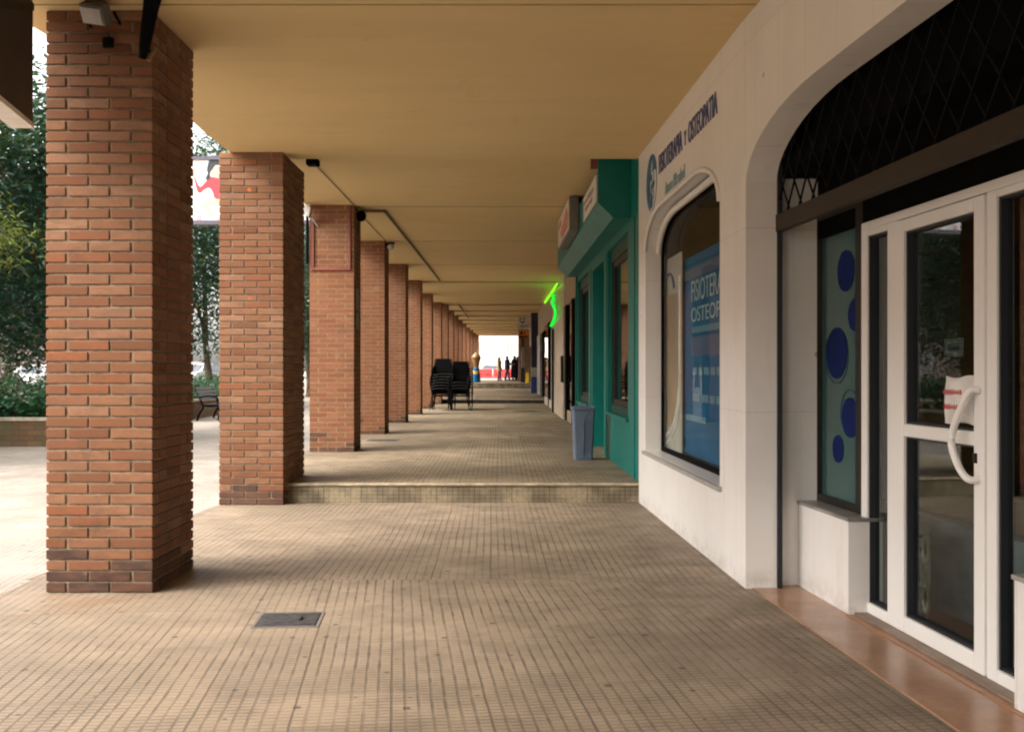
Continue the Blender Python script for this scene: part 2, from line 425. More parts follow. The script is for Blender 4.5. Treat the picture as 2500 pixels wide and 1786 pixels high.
M_hair = simple('dark hair', (.03, .02, .017), .5)
M_navycl = simple('navy cloth', (.012, .014, .028), .85)
M_blackcl = simple('black cloth', (.008, .008, .010), .9)
M_tancl = simple('tan coat cloth', (.32, .22, .10), .85)
M_maroon = simple('maroon cloth', (.10, .03, .035), .85)
M_bark = simple('bark', (.12, .09, .06), .9, .2, var=.4, scale=18, bump=.8)
M_soil = simple('dark soil', (.05, .035, .025), .95)
M_planter = None
M_carw = simple('white car paint', (.75, .75, .74), .2, .6, var=.02)
M_carr = simple('red car paint', (.5, .03, .03), .2, .6, var=.05)
M_carg = simple('silver car paint', (.4, .42, .44), .25, .6, .4)
M_tyre = simple('tyre rubber', (.02, .02, .02), .8)
M_rim = simple('alloy rim', (.5, .5, .5), .3, .5, .8)
M_lamp = simple('lamp lens', (.42, .40, .37), .3)
M_facade = simple('pale facade render', (.68, .62, .57), .8, .2, var=.08, scale=1)
M_facade2 = simple('pink facade render', (.60, .43, .38), .8, .2, var=.08, scale=1)
M_roof = simple('clay roof', (.40, .16, .09), .8)
M_window = simple('window dark', (.10, .11, .13), .15, .6)
M_pane = simple('pale curtain pane', (.36, .35, .34), .2, .5)
M_neon = emit_mat('green neon tube', (.004, 1.0, .05), .30)
M_neony = emit_mat('yellow green neon tube', (.22, 1.0, .01), .5)
M_cable = simple('grey cable', (.10, .075, .05), .6)
M_pipe = simple('brown conduit', (.15, .10, .06), .55)
M_leaf = leaf_mat('magnolia leaf', (.008, .035, .022), (.02, .075, .045), (.10, .11, .02), .32)
M_leafy = leaf_mat('yellow green leaf', (.10, .17, .02), (.22, .28, .05), (.36, .26, .04), .5)
M_ivy = leaf_mat('ivy leaf', (.014, .07, .028), (.04, .15, .06), (.13, .19, .07), .4)
M_shrub = leaf_mat('grey green leaf', (.10, .15, .08), (.2, .26, .15), (.4, .4, .3), .5)
M_skirt = simple('ornament white', (.62, .58, .48), .5)
M_sticker = simple('grey sticker', (.26, .26, .22), .5, var=.3, scale=30)

def frost():
    t = NT('green frosted glazing'); p = t.pos()
    g = t.noise(p, 1.1, 3)
    c = t.mix(t.rng(g, .3, .7), (.03, .085, .082), (.052, .12, .112))
    t.principled(c, .12, .6); return t.mat
M_frost = frost()
def terra():
    t = NT('polished terracotta'); p = t.pos()
    n = t.noise(p, 3, 5, .65); n2 = t.noise(p, 40, 4, .6)
    c = t.mix(t.rng(n, .3, .7), (.30, .16, .09), (.38, .22, .135))
    c = t.mix(t.math('MULTIPLY', t.rng(n2, .4, .75), .4), c, (.24, .12, .07))
    t.principled(c, .25, .45); return t.mat
M_terra = terra()
def planter():
    t = NT('garden brick wall')
    sp = t.n('ShaderNodeSeparateXYZ'); t.l(t.pos(), sp.inputs[0])
    cb = t.n('ShaderNodeCombineXYZ'); t.l(t.math('ADD', sp.outputs[0], sp.outputs[1]), cb.inputs[0]); t.l(sp.outputs[2], cb.inputs[1])
    b = t.n('ShaderNodeTexBrick'); t.l(cb.outputs[0], b.inputs['Vector'])
    b.inputs['Scale'].default_value = 1; b.inputs['Brick Width'].default_value = .28; b.inputs['Row Height'].default_value = .1; b.inputs['Mortar Size'].default_value = .007
    b.inputs['Color1'].default_value = (.20, .11, .058, 1); b.inputs['Color2'].default_value = (.12, .07, .04, 1); b.inputs['Mortar'].default_value = (.08, .065, .05, 1)
    c = t.mix(t.math('MULTIPLY', t.rng(t.noise(t.pos(), 2.2, 4), .45, .7), .6), b.outputs[0], (.09, .10, .045))
    t.principled(c, .9, .2, normal=t.bump(b.outputs['Fac'], .01, -.5)); return t.mat
M_planter = planter()
M_coping = simple('stone coping', (.42, .36, .27), .85, var=.2, scale=9)

# ------------------------------------------------------------------ wall planes (X as a function of Y along each shopfront)
def plane(a, b, y0): return lambda Y, z, n=0.0: (a + b * (y0 - Y) + n, Y, z)
PW = plane(1.497, .037, 6.42)      # white clinic wall, far part
PA = plane(1.497, .0764, 6.42)     # arch wall, near part (building bends here)
PG = plane(1.71, .085, 6.42)       # grille plane
PD = plane(2.06, .0885, 5.77)      # entrance door plane
PT = plane(1.357, .0195, 11.0)     # teal shop
PM = plane(1.36, .012, 18.6)       # marble shops beyond
Z1, Z2, Z3 = 3.66, 3.82, 4.0       # ceilings
RZ, RZ3, RZ4 = .20, .354, .65      # floor levels
STEP1, STEP2, STEP3 = 10.55, 35.8, 57.0
exec_parts = []
# ================================================================== SETTING
def sheet(name, rows, x0, x1, m, kind='structure', dx=None):
    """rows: (Y, z) profile swept between x0 and x1"""
    mb = MB(); v = []; f = []
    for y, z in rows:
        v += [(x0(y) if callable(x0) else x0, y, z), (x1(y) if callable(x1) else x1, y, z)]
    for i in range(len(rows) - 1): f.append((2 * i, 2 * i + 1, 2 * i + 3, 2 * i + 2))
    mb.add(v, f); return tag(mb.build(name, m), kind=kind)

GP = [(-200, 0), (34, 0), (57, .30), (74, .60), (90, .62), (600, .62)]
def gz(y):
    for (a, b), (c, d) in zip(GP, GP[1:]):
        if a <= y <= c: return b + (d - b) * (y - a) / (c - a)
    return .62
sheet('ground', [(y, z - .003) for y, z in GP], -400, 400, M_plaza)
sheet('street', [(-60, .0), (34, .0)], -36, -25.5, simple('asphalt', (.07, .07, .072), .9, .2, var=.2, scale=8, bump=.4))
sheet('street', [(92, .626), (116, .626)], -120, 120, MATS['asphalt'])

# arcade pavement: near field (paved at another angle), field up to the step, then three raised levels
def floorbox(name, pts, z, m, depth=.3, side=None):
    mb = MB(); n = len(pts)
    mb.add([(x, y, z) for x, y in pts], [tuple(range(n))])
    mb.add([(x, y, z) for x, y in pts] + [(x, y, z - depth) for x, y in pts], [(i, (i + 1) % n, n + (i + 1) % n, n + i) for i in range(n)], 1)
    return tag(mb.build(name, [m, side or m]), kind='structure')
xw = lambda y: PA(y, 0)[0] if y < 6.42 else PW(y, 0)[0]
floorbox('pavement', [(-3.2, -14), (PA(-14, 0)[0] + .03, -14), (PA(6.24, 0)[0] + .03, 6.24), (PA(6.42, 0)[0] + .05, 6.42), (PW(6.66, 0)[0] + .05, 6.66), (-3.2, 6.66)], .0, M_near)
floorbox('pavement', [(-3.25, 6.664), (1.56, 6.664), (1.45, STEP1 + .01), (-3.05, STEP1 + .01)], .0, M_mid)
# raised levels with a tiled nosing and riser
M_riserd = simple('near black riser', (.035, .028, .022), .8, .2, var=.4, scale=5)  # near-black tone for the second riser only
def level(y0, y1, z, zprev, x0, x1, rm=None):
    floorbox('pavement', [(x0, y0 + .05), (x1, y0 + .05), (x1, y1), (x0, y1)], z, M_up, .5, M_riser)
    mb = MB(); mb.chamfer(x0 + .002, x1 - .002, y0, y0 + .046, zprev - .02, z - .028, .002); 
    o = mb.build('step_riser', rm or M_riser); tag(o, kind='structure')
    mb = MB(); mb.chamfer(x0 - .004, x1, y0 - .018, y0 + .049, z - .026, z + .003, .008)
    tag(mb.build('step_nosing', simple('step nosing %d' % int(y0), (.38, .31, .21), .6, .3, var=.25, scale=8)), kind='structure')
level(STEP1, STEP2 + .06, RZ, 0, -3.05, 1.42)
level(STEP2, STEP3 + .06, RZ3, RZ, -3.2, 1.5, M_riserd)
level(STEP3, 77, RZ4, RZ3, -3.2, 1.5)
sheet('pavement', [(77, RZ4 - .004), (92, .63)], -12, 12, M_plaza)

# ceilings
def ceiling(pts, z, h=.45):
    mb = MB(); n = len(pts)
    mb.add([(x, y, z) for x, y in pts] + [(x, y, z + h) for x, y in pts], [tuple(range(n)), tuple(n + i for i in range(n))] + [(i, (i + 1) % n, n + (i + 1) % n, n + i) for i in range(n)])
    return tag(mb.build('ceiling', M_ceil), kind='structure')
c1 = ceiling([(-3.35, -14), (7, -14), (7, 6.165), (-3.2, 6.165)], Z1 + .004)  # unseen stretch behind the camera added to block light on the pillar sides
c1b = ceiling([(-3.2, 6.18), (7, 6.18), (7, STEP1 + .12), (-2.93, STEP1 + .12), (-2.93, 9.6), (-2.90, 8.9)], Z1)
c2 = ceiling([(-3.0, STEP1 + .121), (7, STEP1 + .121), (7, 27.2), (-3.1, 27.2)], Z2)
c2b = ceiling([(-3.1, 27.26), (7, 27.26), (7, STEP2), (-3.1, STEP2)], Z2 - .035)
c3 = ceiling([(-3.15, STEP2 + .001), (7, STEP2 + .001), (7, 76), (-3.15, 76)], Z3)
mb = MB()
mb.box(-3.2, 1.55, 6.166, 6.179, Z1 + .03, Z1 + .2)
mb.build('joint', M_joint, c1b)
mb = MB(); mb.box(-3.1, 1.5, 27.205, 27.255, Z2 + .02, Z2 + .3); mb.build('joint', M_joint, c2)
for y in (14.75, 18.7, 22.85):
    mb = MB(); mb.box(-3.05, 1.4, y, y + .02, Z2 - .003, Z2 + .05); mb.build('joint', M_joint if y > 20 else M_cable, c2)
for y in (39.3, 43.4, 47.5, 51.6, 55.7, 59.8, 63.9, 68, 72):
    mb = MB(); mb.box(-3.1, 1.5, y, y + .10, Z3 - .06, Z3 + .05); mb.build('joint', M_ceil, c3)

# ================================================================== BRICK PILLARS
def pillar_mesh(mb, W, D, H, L, rows, joint=.013, recess=.011, ch=.004, seed=1, sooty=True, jit=.002):
    rg = random.Random(seed); h = L / 2; t = h - joint; rh = H / rows
    mb.box(recess, W - recess, recess, D - recess, 0, H, 1)
    def segs(a, b, flip):
        out = []; x = a
        if flip:
            x = b
            while x > a + .02: y = max(a, x - L); out.append((y, x)); x = y
        else:
            while x < b - .02: y = min(b, x + L); out.append((x, y)); x = y
        return out
    for r in range(rows):
        z0 = r * rh + joint * .5; z1 = (r + 1) * rh - joint * .5
        A = r % 2 == 0
        if A: rect = [('f', h, W), ('r', h, D), ('b', 0, W - h), ('l', 0, D - h)]
        else: rect = [('f', 0, W - h), ('r', 0, D - h), ('b', h, W), ('l', h, D)]
        for side, a, b in rect:
            lim = W if side in 'fb' else D
            for s0, s1 in segs(a, b, (side in 'fb') != A):
                s0 = s0 + (joint / 2 if s0 > .001 else 0); s1 = s1 - (joint / 2 if s1 < lim - .001 else 0)
                o = rg.uniform(-jit, jit); dz = rg.uniform(-.0012, .0012)
                m = 0
                if sooty and (r < 1 and rg.random() < .95 or r == 1 and rg.random() < .85 or r == 2 and rg.random() < .45 or r == 3 and rg.random() < .15): m = 2
                bx = {'f': (s0, s1, o, t), 'b': (s0, s1, D - t, D - o), 'l': (o, t, s0, s1), 'r': (W - t, W - o, s0, s1)}[side]
                if ch: mb.chamfer(*bx, z0 + dz, z1 + dz, ch, m)
                else: mb.box(*bx, z0 + dz, z1 + dz, m)
    return mb

def pillar(xr, y, W, D, z, H, label, mesh=None, **kw):
    o = MB()
    if mesh is None:
        pillar_mesh(o, W, D, H, **kw)
        ob = o.build('brick_pillar', kw.pop('mats', None) or [M_brick, M_mortar, M_brick_old], fix=False)
    else:
        ob = mesh.copy(); COL.objects.link(ob)
    ob.location = (xr - W, y, z)
    return tag(ob, label, 'pillar', 'brick pillars along the arcade')

p0 = pillar(-2.10, 2.0, .67, .80, 0, Z1, 'brick pillar beside the camera, outside the picture', L=.268, rows=53, ch=0, seed=5)  # out of view, kept because it shapes the light
for yy, lb in ((-2.1, 'unseen brick pillar added behind the camera'), (-6.3, 'second unseen brick pillar added behind the camera')):  # unseen pillars added to block light from behind the camera
    q0 = p0.copy(); COL.objects.link(q0); q0.location = (-2.72, yy, 0); q0['label'] = lb
p1 = pillar(-2.258, 6.256, .67, .80, 0, Z1, 'big orange brick pillar in front, with a floodlight at its top and sooty bricks at its foot', L=.268, rows=53, joint=.012, seed=11)
p2 = pillar(-2.375, 10.34, .668, 1.05, 0, Z1, 'brick pillar standing at the end of the first step, second from the front', L=.2672, rows=52, joint=.012, seed=12)
farmb = MB(); pillar_mesh(farmb, .65, .65, 3.62, L=.26, rows=50, joint=.011, recess=.003, ch=0, seed=3, jit=.0008)
far = farmb.build('brick_pillar', [M_brick_far, M_mortar_l, M_brick_old], fix=False)
FAR = [(-2.318, 14.6, 0, 'brick pillar with a red brown painted frame and an advertising board at its top'),
       (-2.387, 18.65, 0, 'brick pillar with a small globe lamp at its top corner'),
       (-2.428, 22.7, 0, 'brick pillar just behind the one with the globe lamp'),
       (-2.468, 26.85, 0, 'brick pillar at the dark double joint of the ceiling, before the stacked chairs'),
       (-2.50, 30.95, 0, 'dark brick pillar which the stacked terrace chairs stand against'),
       (-2.50, 35.1, 0, 'brick pillar at the second step, behind the stacked chairs'),
       (-2.52, 39.1, RZ3 - RZ, 'pale lit brick pillar rising above the stacked chairs'),
       (-2.54, 43.2, RZ3 - RZ, 'far brick pillar, next one behind the pale lit pillar'),
       (-2.57, 47.3, RZ3 - RZ, 'far brick pillar, second one behind the pale lit pillar'),
       (-2.58, 51.4, RZ3 - RZ, 'far brick pillar, third one behind the pale lit pillar'),
       (-2.57, 55.4, RZ3 - RZ, 'far brick pillar just before the third step'),
       (-2.55, 60.0, RZ4 - RZ, 'far brick pillar beside the blue ice cream bin'),
       (-2.52, 64.1, RZ4 - RZ, 'far brick pillar just behind the blue ice cream bin'),
       (-2.48, 68.2, RZ4 - RZ, 'far brick pillar, last but one before the bright exit'),
       (-2.42, 72.3, RZ4 - RZ, 'last brick pillar at the bright exit of the arcade')]
for i, (xr, y, dz, lab) in enumerate(FAR):
    o = far if i == 0 else far.copy()
    if i: COL.objects.link(o)
    o.location = (xr - .65, y, RZ + dz)
    tag(o, lab, 'pillar', 'brick pillars along the arcade')
P3X, P3Y = -2.318, 14.6
# painted frame on the third pillar
f = empty('painted_frame', (P3X - .32, P3Y, 3.0), 'red brown painted frame fixed round the top of a brick pillar', 'frame')
def fbar(n, *b):
    mb = MB(); mb.chamfer(*b, .004); o = mb.build(n, M_kraft); o.parent = f; o.matrix_parent_inverse = Matrix.Translation(f.location).inverted(); return o
x0, x1 = P3X - .63, P3X - .075
fbar('bottom_bar', x0, x1 + .03, P3Y - .03, P3Y - .004, 2.86, 2.90)
fbar('side_bar', x1, x1 + .032, P3Y - .03, P3Y - .004, 2.902, 3.80)
fbar('side_bar', x0, x0 + .05, P3Y - .03, P3Y - .004, 2.902, 3.62)
fbar('top_bar', x0 + .052, x0 + .33, P3Y - .03, P3Y - .004, 3.585, 3.61)
mb = MB(); mb.box(P3X + .001, P3X + .006, P3Y + .22, P3Y + .42, 2.30, 2.62); mb.box(P3X + .001, P3X + .006, P3Y + .24, P3Y + .42, 2.02, 2.26)
tag(mb.build('notice', M_sticker), 'grey paper notice stuck on the side of a brick pillar', 'notice')

# ---- things fixed to the pillars and the ceiling
def parented(o, root):
    o.parent = root; o.matrix_parent_inverse = Matrix.Translation(root.location).inverted(); return o
# floodlight on the front of the first pillar
fl = empty('floodlight', (-2.55, 6.2, 3.5), 'small white floodlight on a black bracket at the top of the front brick pillar', 'floodlight')
rx = Matrix.Rotation(R(38), 4, 'X') @ Matrix.Rotation(R(-20), 4, 'Z')
T = Matrix.Translation((-2.545, 6.11, 3.585)) @ rx
def tbox(name, m, b, bev=.006):
    mb = MB(); mb.box(*b); o = mb.build(name, m, bevel=bev)
    me = o.data; me.transform(T); return parented(o, fl)
tbox('housing', simple('grey lamp housing', (.14, .13, .12), .45), (-.085, .085, -.05, .03, -.055, .065))
tbox('lens', M_lamp, (-.072, .072, -.058, -.051, -.045, .052), .002)
mb = MB(); mb.tube([(-2.64, 6.25, 3.55), (-2.65, 6.13, 3.60), (-2.60, 6.08, 3.64)], .009, 6); parented(mb.build('bracket', M_black), fl)
mb = MB(); mb.tube([(-2.46, 6.25, 3.57), (-2.45, 6.13, 3.60)], .009, 6); parented(mb.build('bracket', M_black), fl)
mb = MB(); mb.box(-2.56, -2.50, 6.225, 6.252, 3.42, 3.48); parented(mb.build('junction_box', M_black), fl)
# black spotlight at the pillar corner
sp = empty('spotlight', (-2.27, 6.2, 3.45), 'long black conical spotlight hanging at the inner top corner of the front brick pillar', 'spotlight')
a = Vector((-2.165, 6.02, 3.70)); b = Vector((-2.285, 6.16, 3.325))
mb = MB(); mb.tube([a, a.lerp(b, .25), a.lerp(b, .8), b], .06, 12, r2=.022); parented(mb.build('body', M_black, smooth=False), sp)
mb = MB(); mb.tube([b + Vector((.025, .03, -.004)), b + Vector((.05, .07, .085))], .014, 8); parented(mb.build('tip', M_tan), sp)
mb = MB(); mb.tube([(-2.27, 6.25, 3.40), (-2.285, 6.17, 3.36)], .012, 6); parented(mb.build('bracket', M_black), sp)
mb = MB(); mb.tube([(-2.24, 6.25, 3.62), (-2.22, 6.1, 3.63)], .012, 6); parented(mb.build('bracket', M_black), sp)
# thin cable along the ceiling, from the second pillar to the fourth
mb = MB(); mb.tube([(-2.31, 11.5, Z2 - .012), (-2.315, 14.5, Z2 - .012)], .006, 6); mb.tube([(-2.35, 15.35, Z2 - .012), (-2.36, 18.6, Z2 - .012)], .006, 6)
tag(mb.build('cable', M_cable), 'thin brown cable running along the ceiling between the brick pillars', 'cable')
mb = MB(); mb.chamfer(-2.36, -2.22, 11.38, 11.52, Z2 - .075, Z2 - .002, .01); mb.tube([(-2.27, 11.42, Z2 - .05), (-2.2, 11.3, Z2 - .09)], .025, 8)
tag(mb.build('security_camera', M_black), 'small black camera on the ceiling behind the second brick pillar', 'camera')
mb = MB(); mb.tube([(-2.30, 14.95, 3.45), (-2.30, 14.95, Z2 - .09), (-2.27, 14.97, Z2 - .03), (-1.96, 15.0, Z2 - .03), (-1.92, 15.04, Z2 - .03), (-1.935, 26.7, Z2 - .03)], .021, 8)
tag(mb.build('conduit', M_pipe), 'brown conduit bent along the ceiling from the pillar with the painted frame', 'conduit')
mb = MB(); mb.tube([(-2.08, 36.0, Z3 - .03), (-2.1, 48, Z3 - .1)], .03, 6)
tag(mb.build('conduit', M_pipe), 'far conduit running along the ceiling above the stacked chairs', 'conduit')
g = empty('globe_lamp', (-2.30, 18.6, 3.7), 'small white globe lamp at the top of a brick pillar', 'lamp')
mb = MB(); mb.ball((-2.27, 18.62, 3.70), .06); parented(mb.build('globe', M_lamp, smooth=True), g)
mb = MB(); mb.tube([(-2.39, 18.7, 3.74), (-2.30, 18.64, 3.775), (-2.2, 18.62, 3.77)], .02, 8); parented(mb.build('bracket', M_black), g)
g = empty('speaker', (-2.28, 15.0, 3.6), 'dark round loudspeaker under the conduit bend at a pillar top', 'speaker')
mb = MB(); mb.ball((-2.255, 14.9, 3.70), .075, sz=1.1); parented(mb.build('housing', M_black, smooth=True), g)
mb = MB(); mb.tube([(-2.32, 14.9, 3.72), (-2.26, 14.9, 3.71)], .02, 8); parented(mb.build('bracket', M_black), g)
# bracket lamp on the outer front corner of the third pillar
g = empty('bracket_lamp', (-2.96, 14.5, 3.6), 'white floodlight with its cable on the outer corner of the pillar with the painted frame', 'lamp')
mb = MB(); mb.hexa([(-3.02, 14.36, 3.66), (-2.93, 14.36, 3.60), (-2.93, 14.5, 3.60), (-3.02, 14.5, 3.66), (-3.02, 14.36, 3.80), (-2.90, 14.36, 3.74), (-2.90, 14.5, 3.74), (-3.02, 14.5, 3.80)])
parented(mb.build('housing', M_lamp, bevel=.01), g)
mb = MB(); mb.tube([(-2.93, 14.45, 3.65), (-2.87, 14.56, 3.55), (-2.84, 14.59, 3.50)], .025, 8, r2=.01); parented(mb.build('bracket', M_lamp), g)
mb = MB(); mb.tube([(-2.99, 14.55, 3.65), (-2.99, 14.55, 2.95)], .022, 8); tag(mb.build('drainpipe', M_black), 'black pipe on the outer edge of the pillar with the painted frame', 'pipe')

# floor plates
def hatch(x, y, z, w, d, rz, label):
    r = empty('access_cover', (x, y, z), label, 'cover', rz=rz)
    mb = MB(); mb.chamfer(-w / 2, w / 2, -d / 2, d / 2, -.01, .006, .003); o = mb.build('cover', M_grey); o.parent = r
    mb = MB()
    for (a, b, c, e) in ((-w/2-.02, w/2+.02, -d/2-.02, -d/2-.003), (-w/2-.02, w/2+.02, d/2+.003, d/2+.02), (-w/2-.02, -w/2-.003, -d/2-.003, d/2+.003), (w/2+.003, w/2+.02, -d/2-.003, d/2+.003)):
        mb.box(a, b, c, e, -.01, .004)
    o = mb.build('rim', simple('dirty frame', (.16, .13, .11), .8)); o.parent = r
    mb = MB()
    for i in range(5): mb.box(-w * .4, w * .4, -d * .4 + i * d * .18, -d * .4 + i * d * .18 + .012, .0062, .008)
    mb.tube([(w * .2, -.03, .01), (w * .2, .03, .01)], .008, 6); o = mb.build('ribs', M_grey); o.parent = r
hatch(-1.25, 5.58, .0, .325, .30, R(4), 'dark grey metal access cover set in the tiled floor near the front brick pillar')
hatch(-2.2, 17.0, RZ, .5, .34, 0, 'dark access cover in the raised floor between two brick pillars')
hatch(.40, 29.0, RZ, .68, .5, 0, 'dark access cover in the raised floor before the second step')
# ================================================================== CLINIC (white shop)
def basket(y0, y1, z0, zs, zt, ra, n=10):
    """opening outline with flat basket arch"""
    b = zt - zs; p = [(y0, z0), (y1, z0), (y1, zs)]
    for k in range(1, n + 1):
        t = math.pi / 2 * k / n; p.append((y1 - ra + ra * math.cos(t), zs + b * math.sin(t)))
    for k in range(0, n + 1):
        t = math.pi / 2 + math.pi / 2 * k / n; p.append((y0 + ra + ra * math.cos(t), zs + b * math.sin(t)))
    return p
CL = empty('clinic_shopfront', (1.6, 6.4, 0), 'white glazed shopfront with an arched window, a big arched entrance and blue lettering above', 'shopfront')
def cpart(mb, name, m, **k): return parented(mb.build(name, m, **k), CL)
win = basket(7.06, 10.14, .58, 2.60, 2.95, .85)
cpart(plate(MB(), [[(6.385, -.02), (10.56, -.02), (10.56, Z1 + .001), (6.385, Z1 + .001)], win], .2, PW), 'wall', M_white, fix=True)
ent = basket(2.0, 6.385, 0, 2.60, 2.96, 1.15)
arch_out = [(6.384, Z1 + .001), (-14, Z1 + .001), (-14, -.02), (2.0, -.02)] + [(2.0, 2.60)] + list(reversed(ent[3:-1])) + [(6.384, 2.60)]
cpart(plate(MB(), [arch_out], .197, PA), 'arch_wall', M_white)
# mouldings
mb = MB()
pth = [PW(y, z, -.004) for y, z in win[2:]] 
mb.tube(pth, .020, 8)
cpart(mb, 'arch_moulding', M_whitem, smooth=True)
inner = basket(7.10, 10.10, .60, 2.58, 2.90, .80)
mb = MB(); mb.tube([PW(y, z, .13) for y, z in inner[2:]] , .032, 8)
cpart(mb, 'inner_moulding', M_whitem, smooth=True)
mb = MB(); mb.wall(PW, 7.0, 10.20, .545, .578, -.03, .2); cpart(mb, 'window_sill', simple('grey stone sill', (.34, .31, .28), .5, .4), bevel=.004)
# window: frame and pane
fr = basket(7.062, 10.138, .582, 2.598, 2.948, .85); fi = basket(7.10, 10.10, .622, 2.585, 2.90, .82)
wf = cpart(plate(MB(), [fr, fi], .03, lambda a, b, n: PW(a, b, .158 + n)), 'window_frame', M_black)
pn = plate(MB(), [basket(7.09, 10.11, .61, 2.59, 2.91, .82)], .006, lambda a, b, n: PW(a, b, .168 + n)).build('pane', M_glasswin); pn.parent = wf
# lettering and logo
mb = MB(); W_ = lambda d: (lambda a, b, n: PW(-a, b, -.001 - d + (d - n)))
def lt(mb, text, y0, y1, z0, z1, d=.006, m=0, P=PW, n0=0.0, space=1.0):
    """text reading along decreasing Y (left to right as seen from the arcade)"""
    return lettering(mb, text, -y0, -y1, z0, z1, d, lambda a, b, n: P(-a, b, n0 - .002 - n), m, space)
for tx, ya, yb, za, zb in (('FISIOTERAPIA', 9.37, 8.33, 3.235, 3.415), ('Y', 8.24, 8.17, 3.25, 3.37), ('OSTEOPATIA', 8.08, 7.12, 3.232, 3.405)):
    mb = MB(); lt(mb, tx, ya, yb, za, zb); cpart(mb, 'lettering', M_letter)
for tx, ya, yb in (('Avanza', 9.06, 8.72), ('en', 8.68, 8.56), ('salud', 8.52, 8.22)):
    mb = MB(); lt(mb, tx, ya, yb, 2.99, 3.10); cpart(mb, 'small_lettering', M_letter2)
mb = MB(); lo = lambda a, b, n: PW(-a, b, -.002 - n)
cy0, cz0, rr = 9.765, 3.235, .275
ring = disc(-cy0, cz0, rr, rr, 40)
def S_shape(pts, w):
    L = []; Rr = []
    for i, (x, y, k) in enumerate(pts):
        a = pts[max(0, i - 1)]; b = pts[min(len(pts) - 1, i + 1)]; dx, dy = b[0] - a[0], b[1] - a[1]; q = math.hypot(dx, dy)
        L.append((x - dy / q * w * k, y + dx / q * w * k)); Rr.append((x + dy / q * w * k, y - dx / q * w * k))
    return L + Rr[::-1]
def smooth_pts(p, n=6):
    out = []
    for i in range(len(p) - 1):
        p0 = p[max(0, i - 1)]; p1 = p[i]; p2 = p[i + 1]; p3 = p[min(len(p) - 1, i + 2)]
        for k in range(n):
            t = k / n
            out.append(tuple(.5 * ((2 * p1[j]) + (-p0[j] + p2[j]) * t + (2 * p0[j] - 5 * p1[j] + 4 * p2[j] - p3[j]) * t * t + (-p0[j] + 3 * p1[j] - 3 * p2[j] + p3[j]) * t ** 3) for j in range(len(p1))))
    return out + [p[-1]]
hole = S_shape([(-cy0 + x * rr, cz0 + y * rr, k) for x, y, k in smooth_pts([(.02, .88, .1), (.05, .6, .9), (-.1, .38, .5), (.25, .12, 1.1), (-.25, -.12, .8), (-.12, -.35, .5), (-.42, -.62, .25)])], .06)
hole2 = S_shape([(-cy0 + x * rr, cz0 + y * rr, k) for x, y, k in smooth_pts([(.55, -.05, .2), (.15, -.22, 1.0), (.25, -.5, .7), (.0, -.86, .2)])], .055)
plate(mb, [ring, hole, hole2], .006, lo); cpart(mb, 'logo', M_logo)
# entrance recess: guide rail, side wall, soffit, transom
mb = MB(); mb.wall(PA, 6.365, 6.43, 0, 2.98, .199, .228); cpart(mb, 'guide_rail', M_gasket)
mb = MB(); mb.box(1.735, 2.2, 6.462, 6.62, 0, 2.64); cpart(mb, 'side_wall', M_white)
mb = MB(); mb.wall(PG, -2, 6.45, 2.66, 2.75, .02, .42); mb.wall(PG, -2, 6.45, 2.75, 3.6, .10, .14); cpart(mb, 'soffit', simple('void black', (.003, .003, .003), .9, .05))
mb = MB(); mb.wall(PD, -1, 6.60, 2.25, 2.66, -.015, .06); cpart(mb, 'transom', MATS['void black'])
gr = MB(); 
def lat(y0, y1, z0, z1, py, pz):
    n = int((y1 - y0) / py) + 8; hz = z1 - z0; k = py / pz
    for s in (1, -1):
        for i in range(-8, n):
            yb = y0 + i * py; pts = []
            for j in range(13):
                z = z0 + hz * j / 12; y = yb + s * (z - z0) * k * .5 + (0 if s > 0 else hz * k * .5)
                if y0 <= y <= y1: pts.append(PG(y, z, 0.004 * s))
            if len(pts) > 1: gr.tube(pts, .0065, 5)
lat(2.0, 6.42, 2.39, 2.98, .20, .135)
grl = cpart(gr, 'roller_grille', M_lattice)
mb = MB(); mb.wall(PG, 1.9, 6.425, 2.285, 2.395, -.022, .03); o = mb.build('bottom_rail', M_bronze, bevel=.004); o.parent = grl
# low parapets, sills
PL = plane(1.857, .085, 6.457)
mb = MB(); mb.hexa([PL(5.69, 0), PD(5.69, 0, .05), PD(6.461, 0, .05), PL(6.461, 0), PL(5.69, .535), PD(5.69, .535, .05), PD(6.461, .535, .05), PL(6.461, .535)]); cpart(mb, 'parapet', M_white)
mb = MB(); mb.hexa([PL(5.68, .536, -.008), PD(5.68, .536, .05), PD(6.461, .536, .05), PL(6.461, .536, -.008), PL(5.68, .556, -.008), PD(5.68, .556, .05), PD(6.461, .556, .05), PL(6.461, .556, -.008)]); cpart(mb, 'parapet_sill', M_marbleg)
mb = MB(); mb.wall(PD, 2.1, 4.115, 0, .535, -.13, .05); cpart(mb, 'parapet', M_white)
mb = MB(); mb.wall(PD, 2.1, 4.125, .536, .556, -.138, .05); cpart(mb, 'parapet_sill', M_marbleg)
# threshold
mb = MB(); mb.add([PA(6.43, .006, .04), PA(1.9, .006, .04), PD(1.9, .006, .1), PD(6.5, .006, .1)], [(0, 1, 2, 3)]); mb.add([PA(6.43, .006, .04), PA(1.9, .006, .04), PA(1.9, -.02, .04), PA(6.43, -.02, .04)], [(0, 1, 2, 3)])
cpart(mb, 'threshold', M_terra)
mb = MB(); mb.wall(PD, 2.0, 5.70, .006, .018, -.11, .03); cpart(mb, 'door_step', simple('worn door step', (.22, .155, .115), .5, .4, var=.2), bevel=.003)
mb = MB(); mb.wall(PD, 2.0, 5.70, .0061, .010, -.165, -.15); cpart(mb, 'threshold_joint', simple('orange joint', (.36, .16, .07), .5))
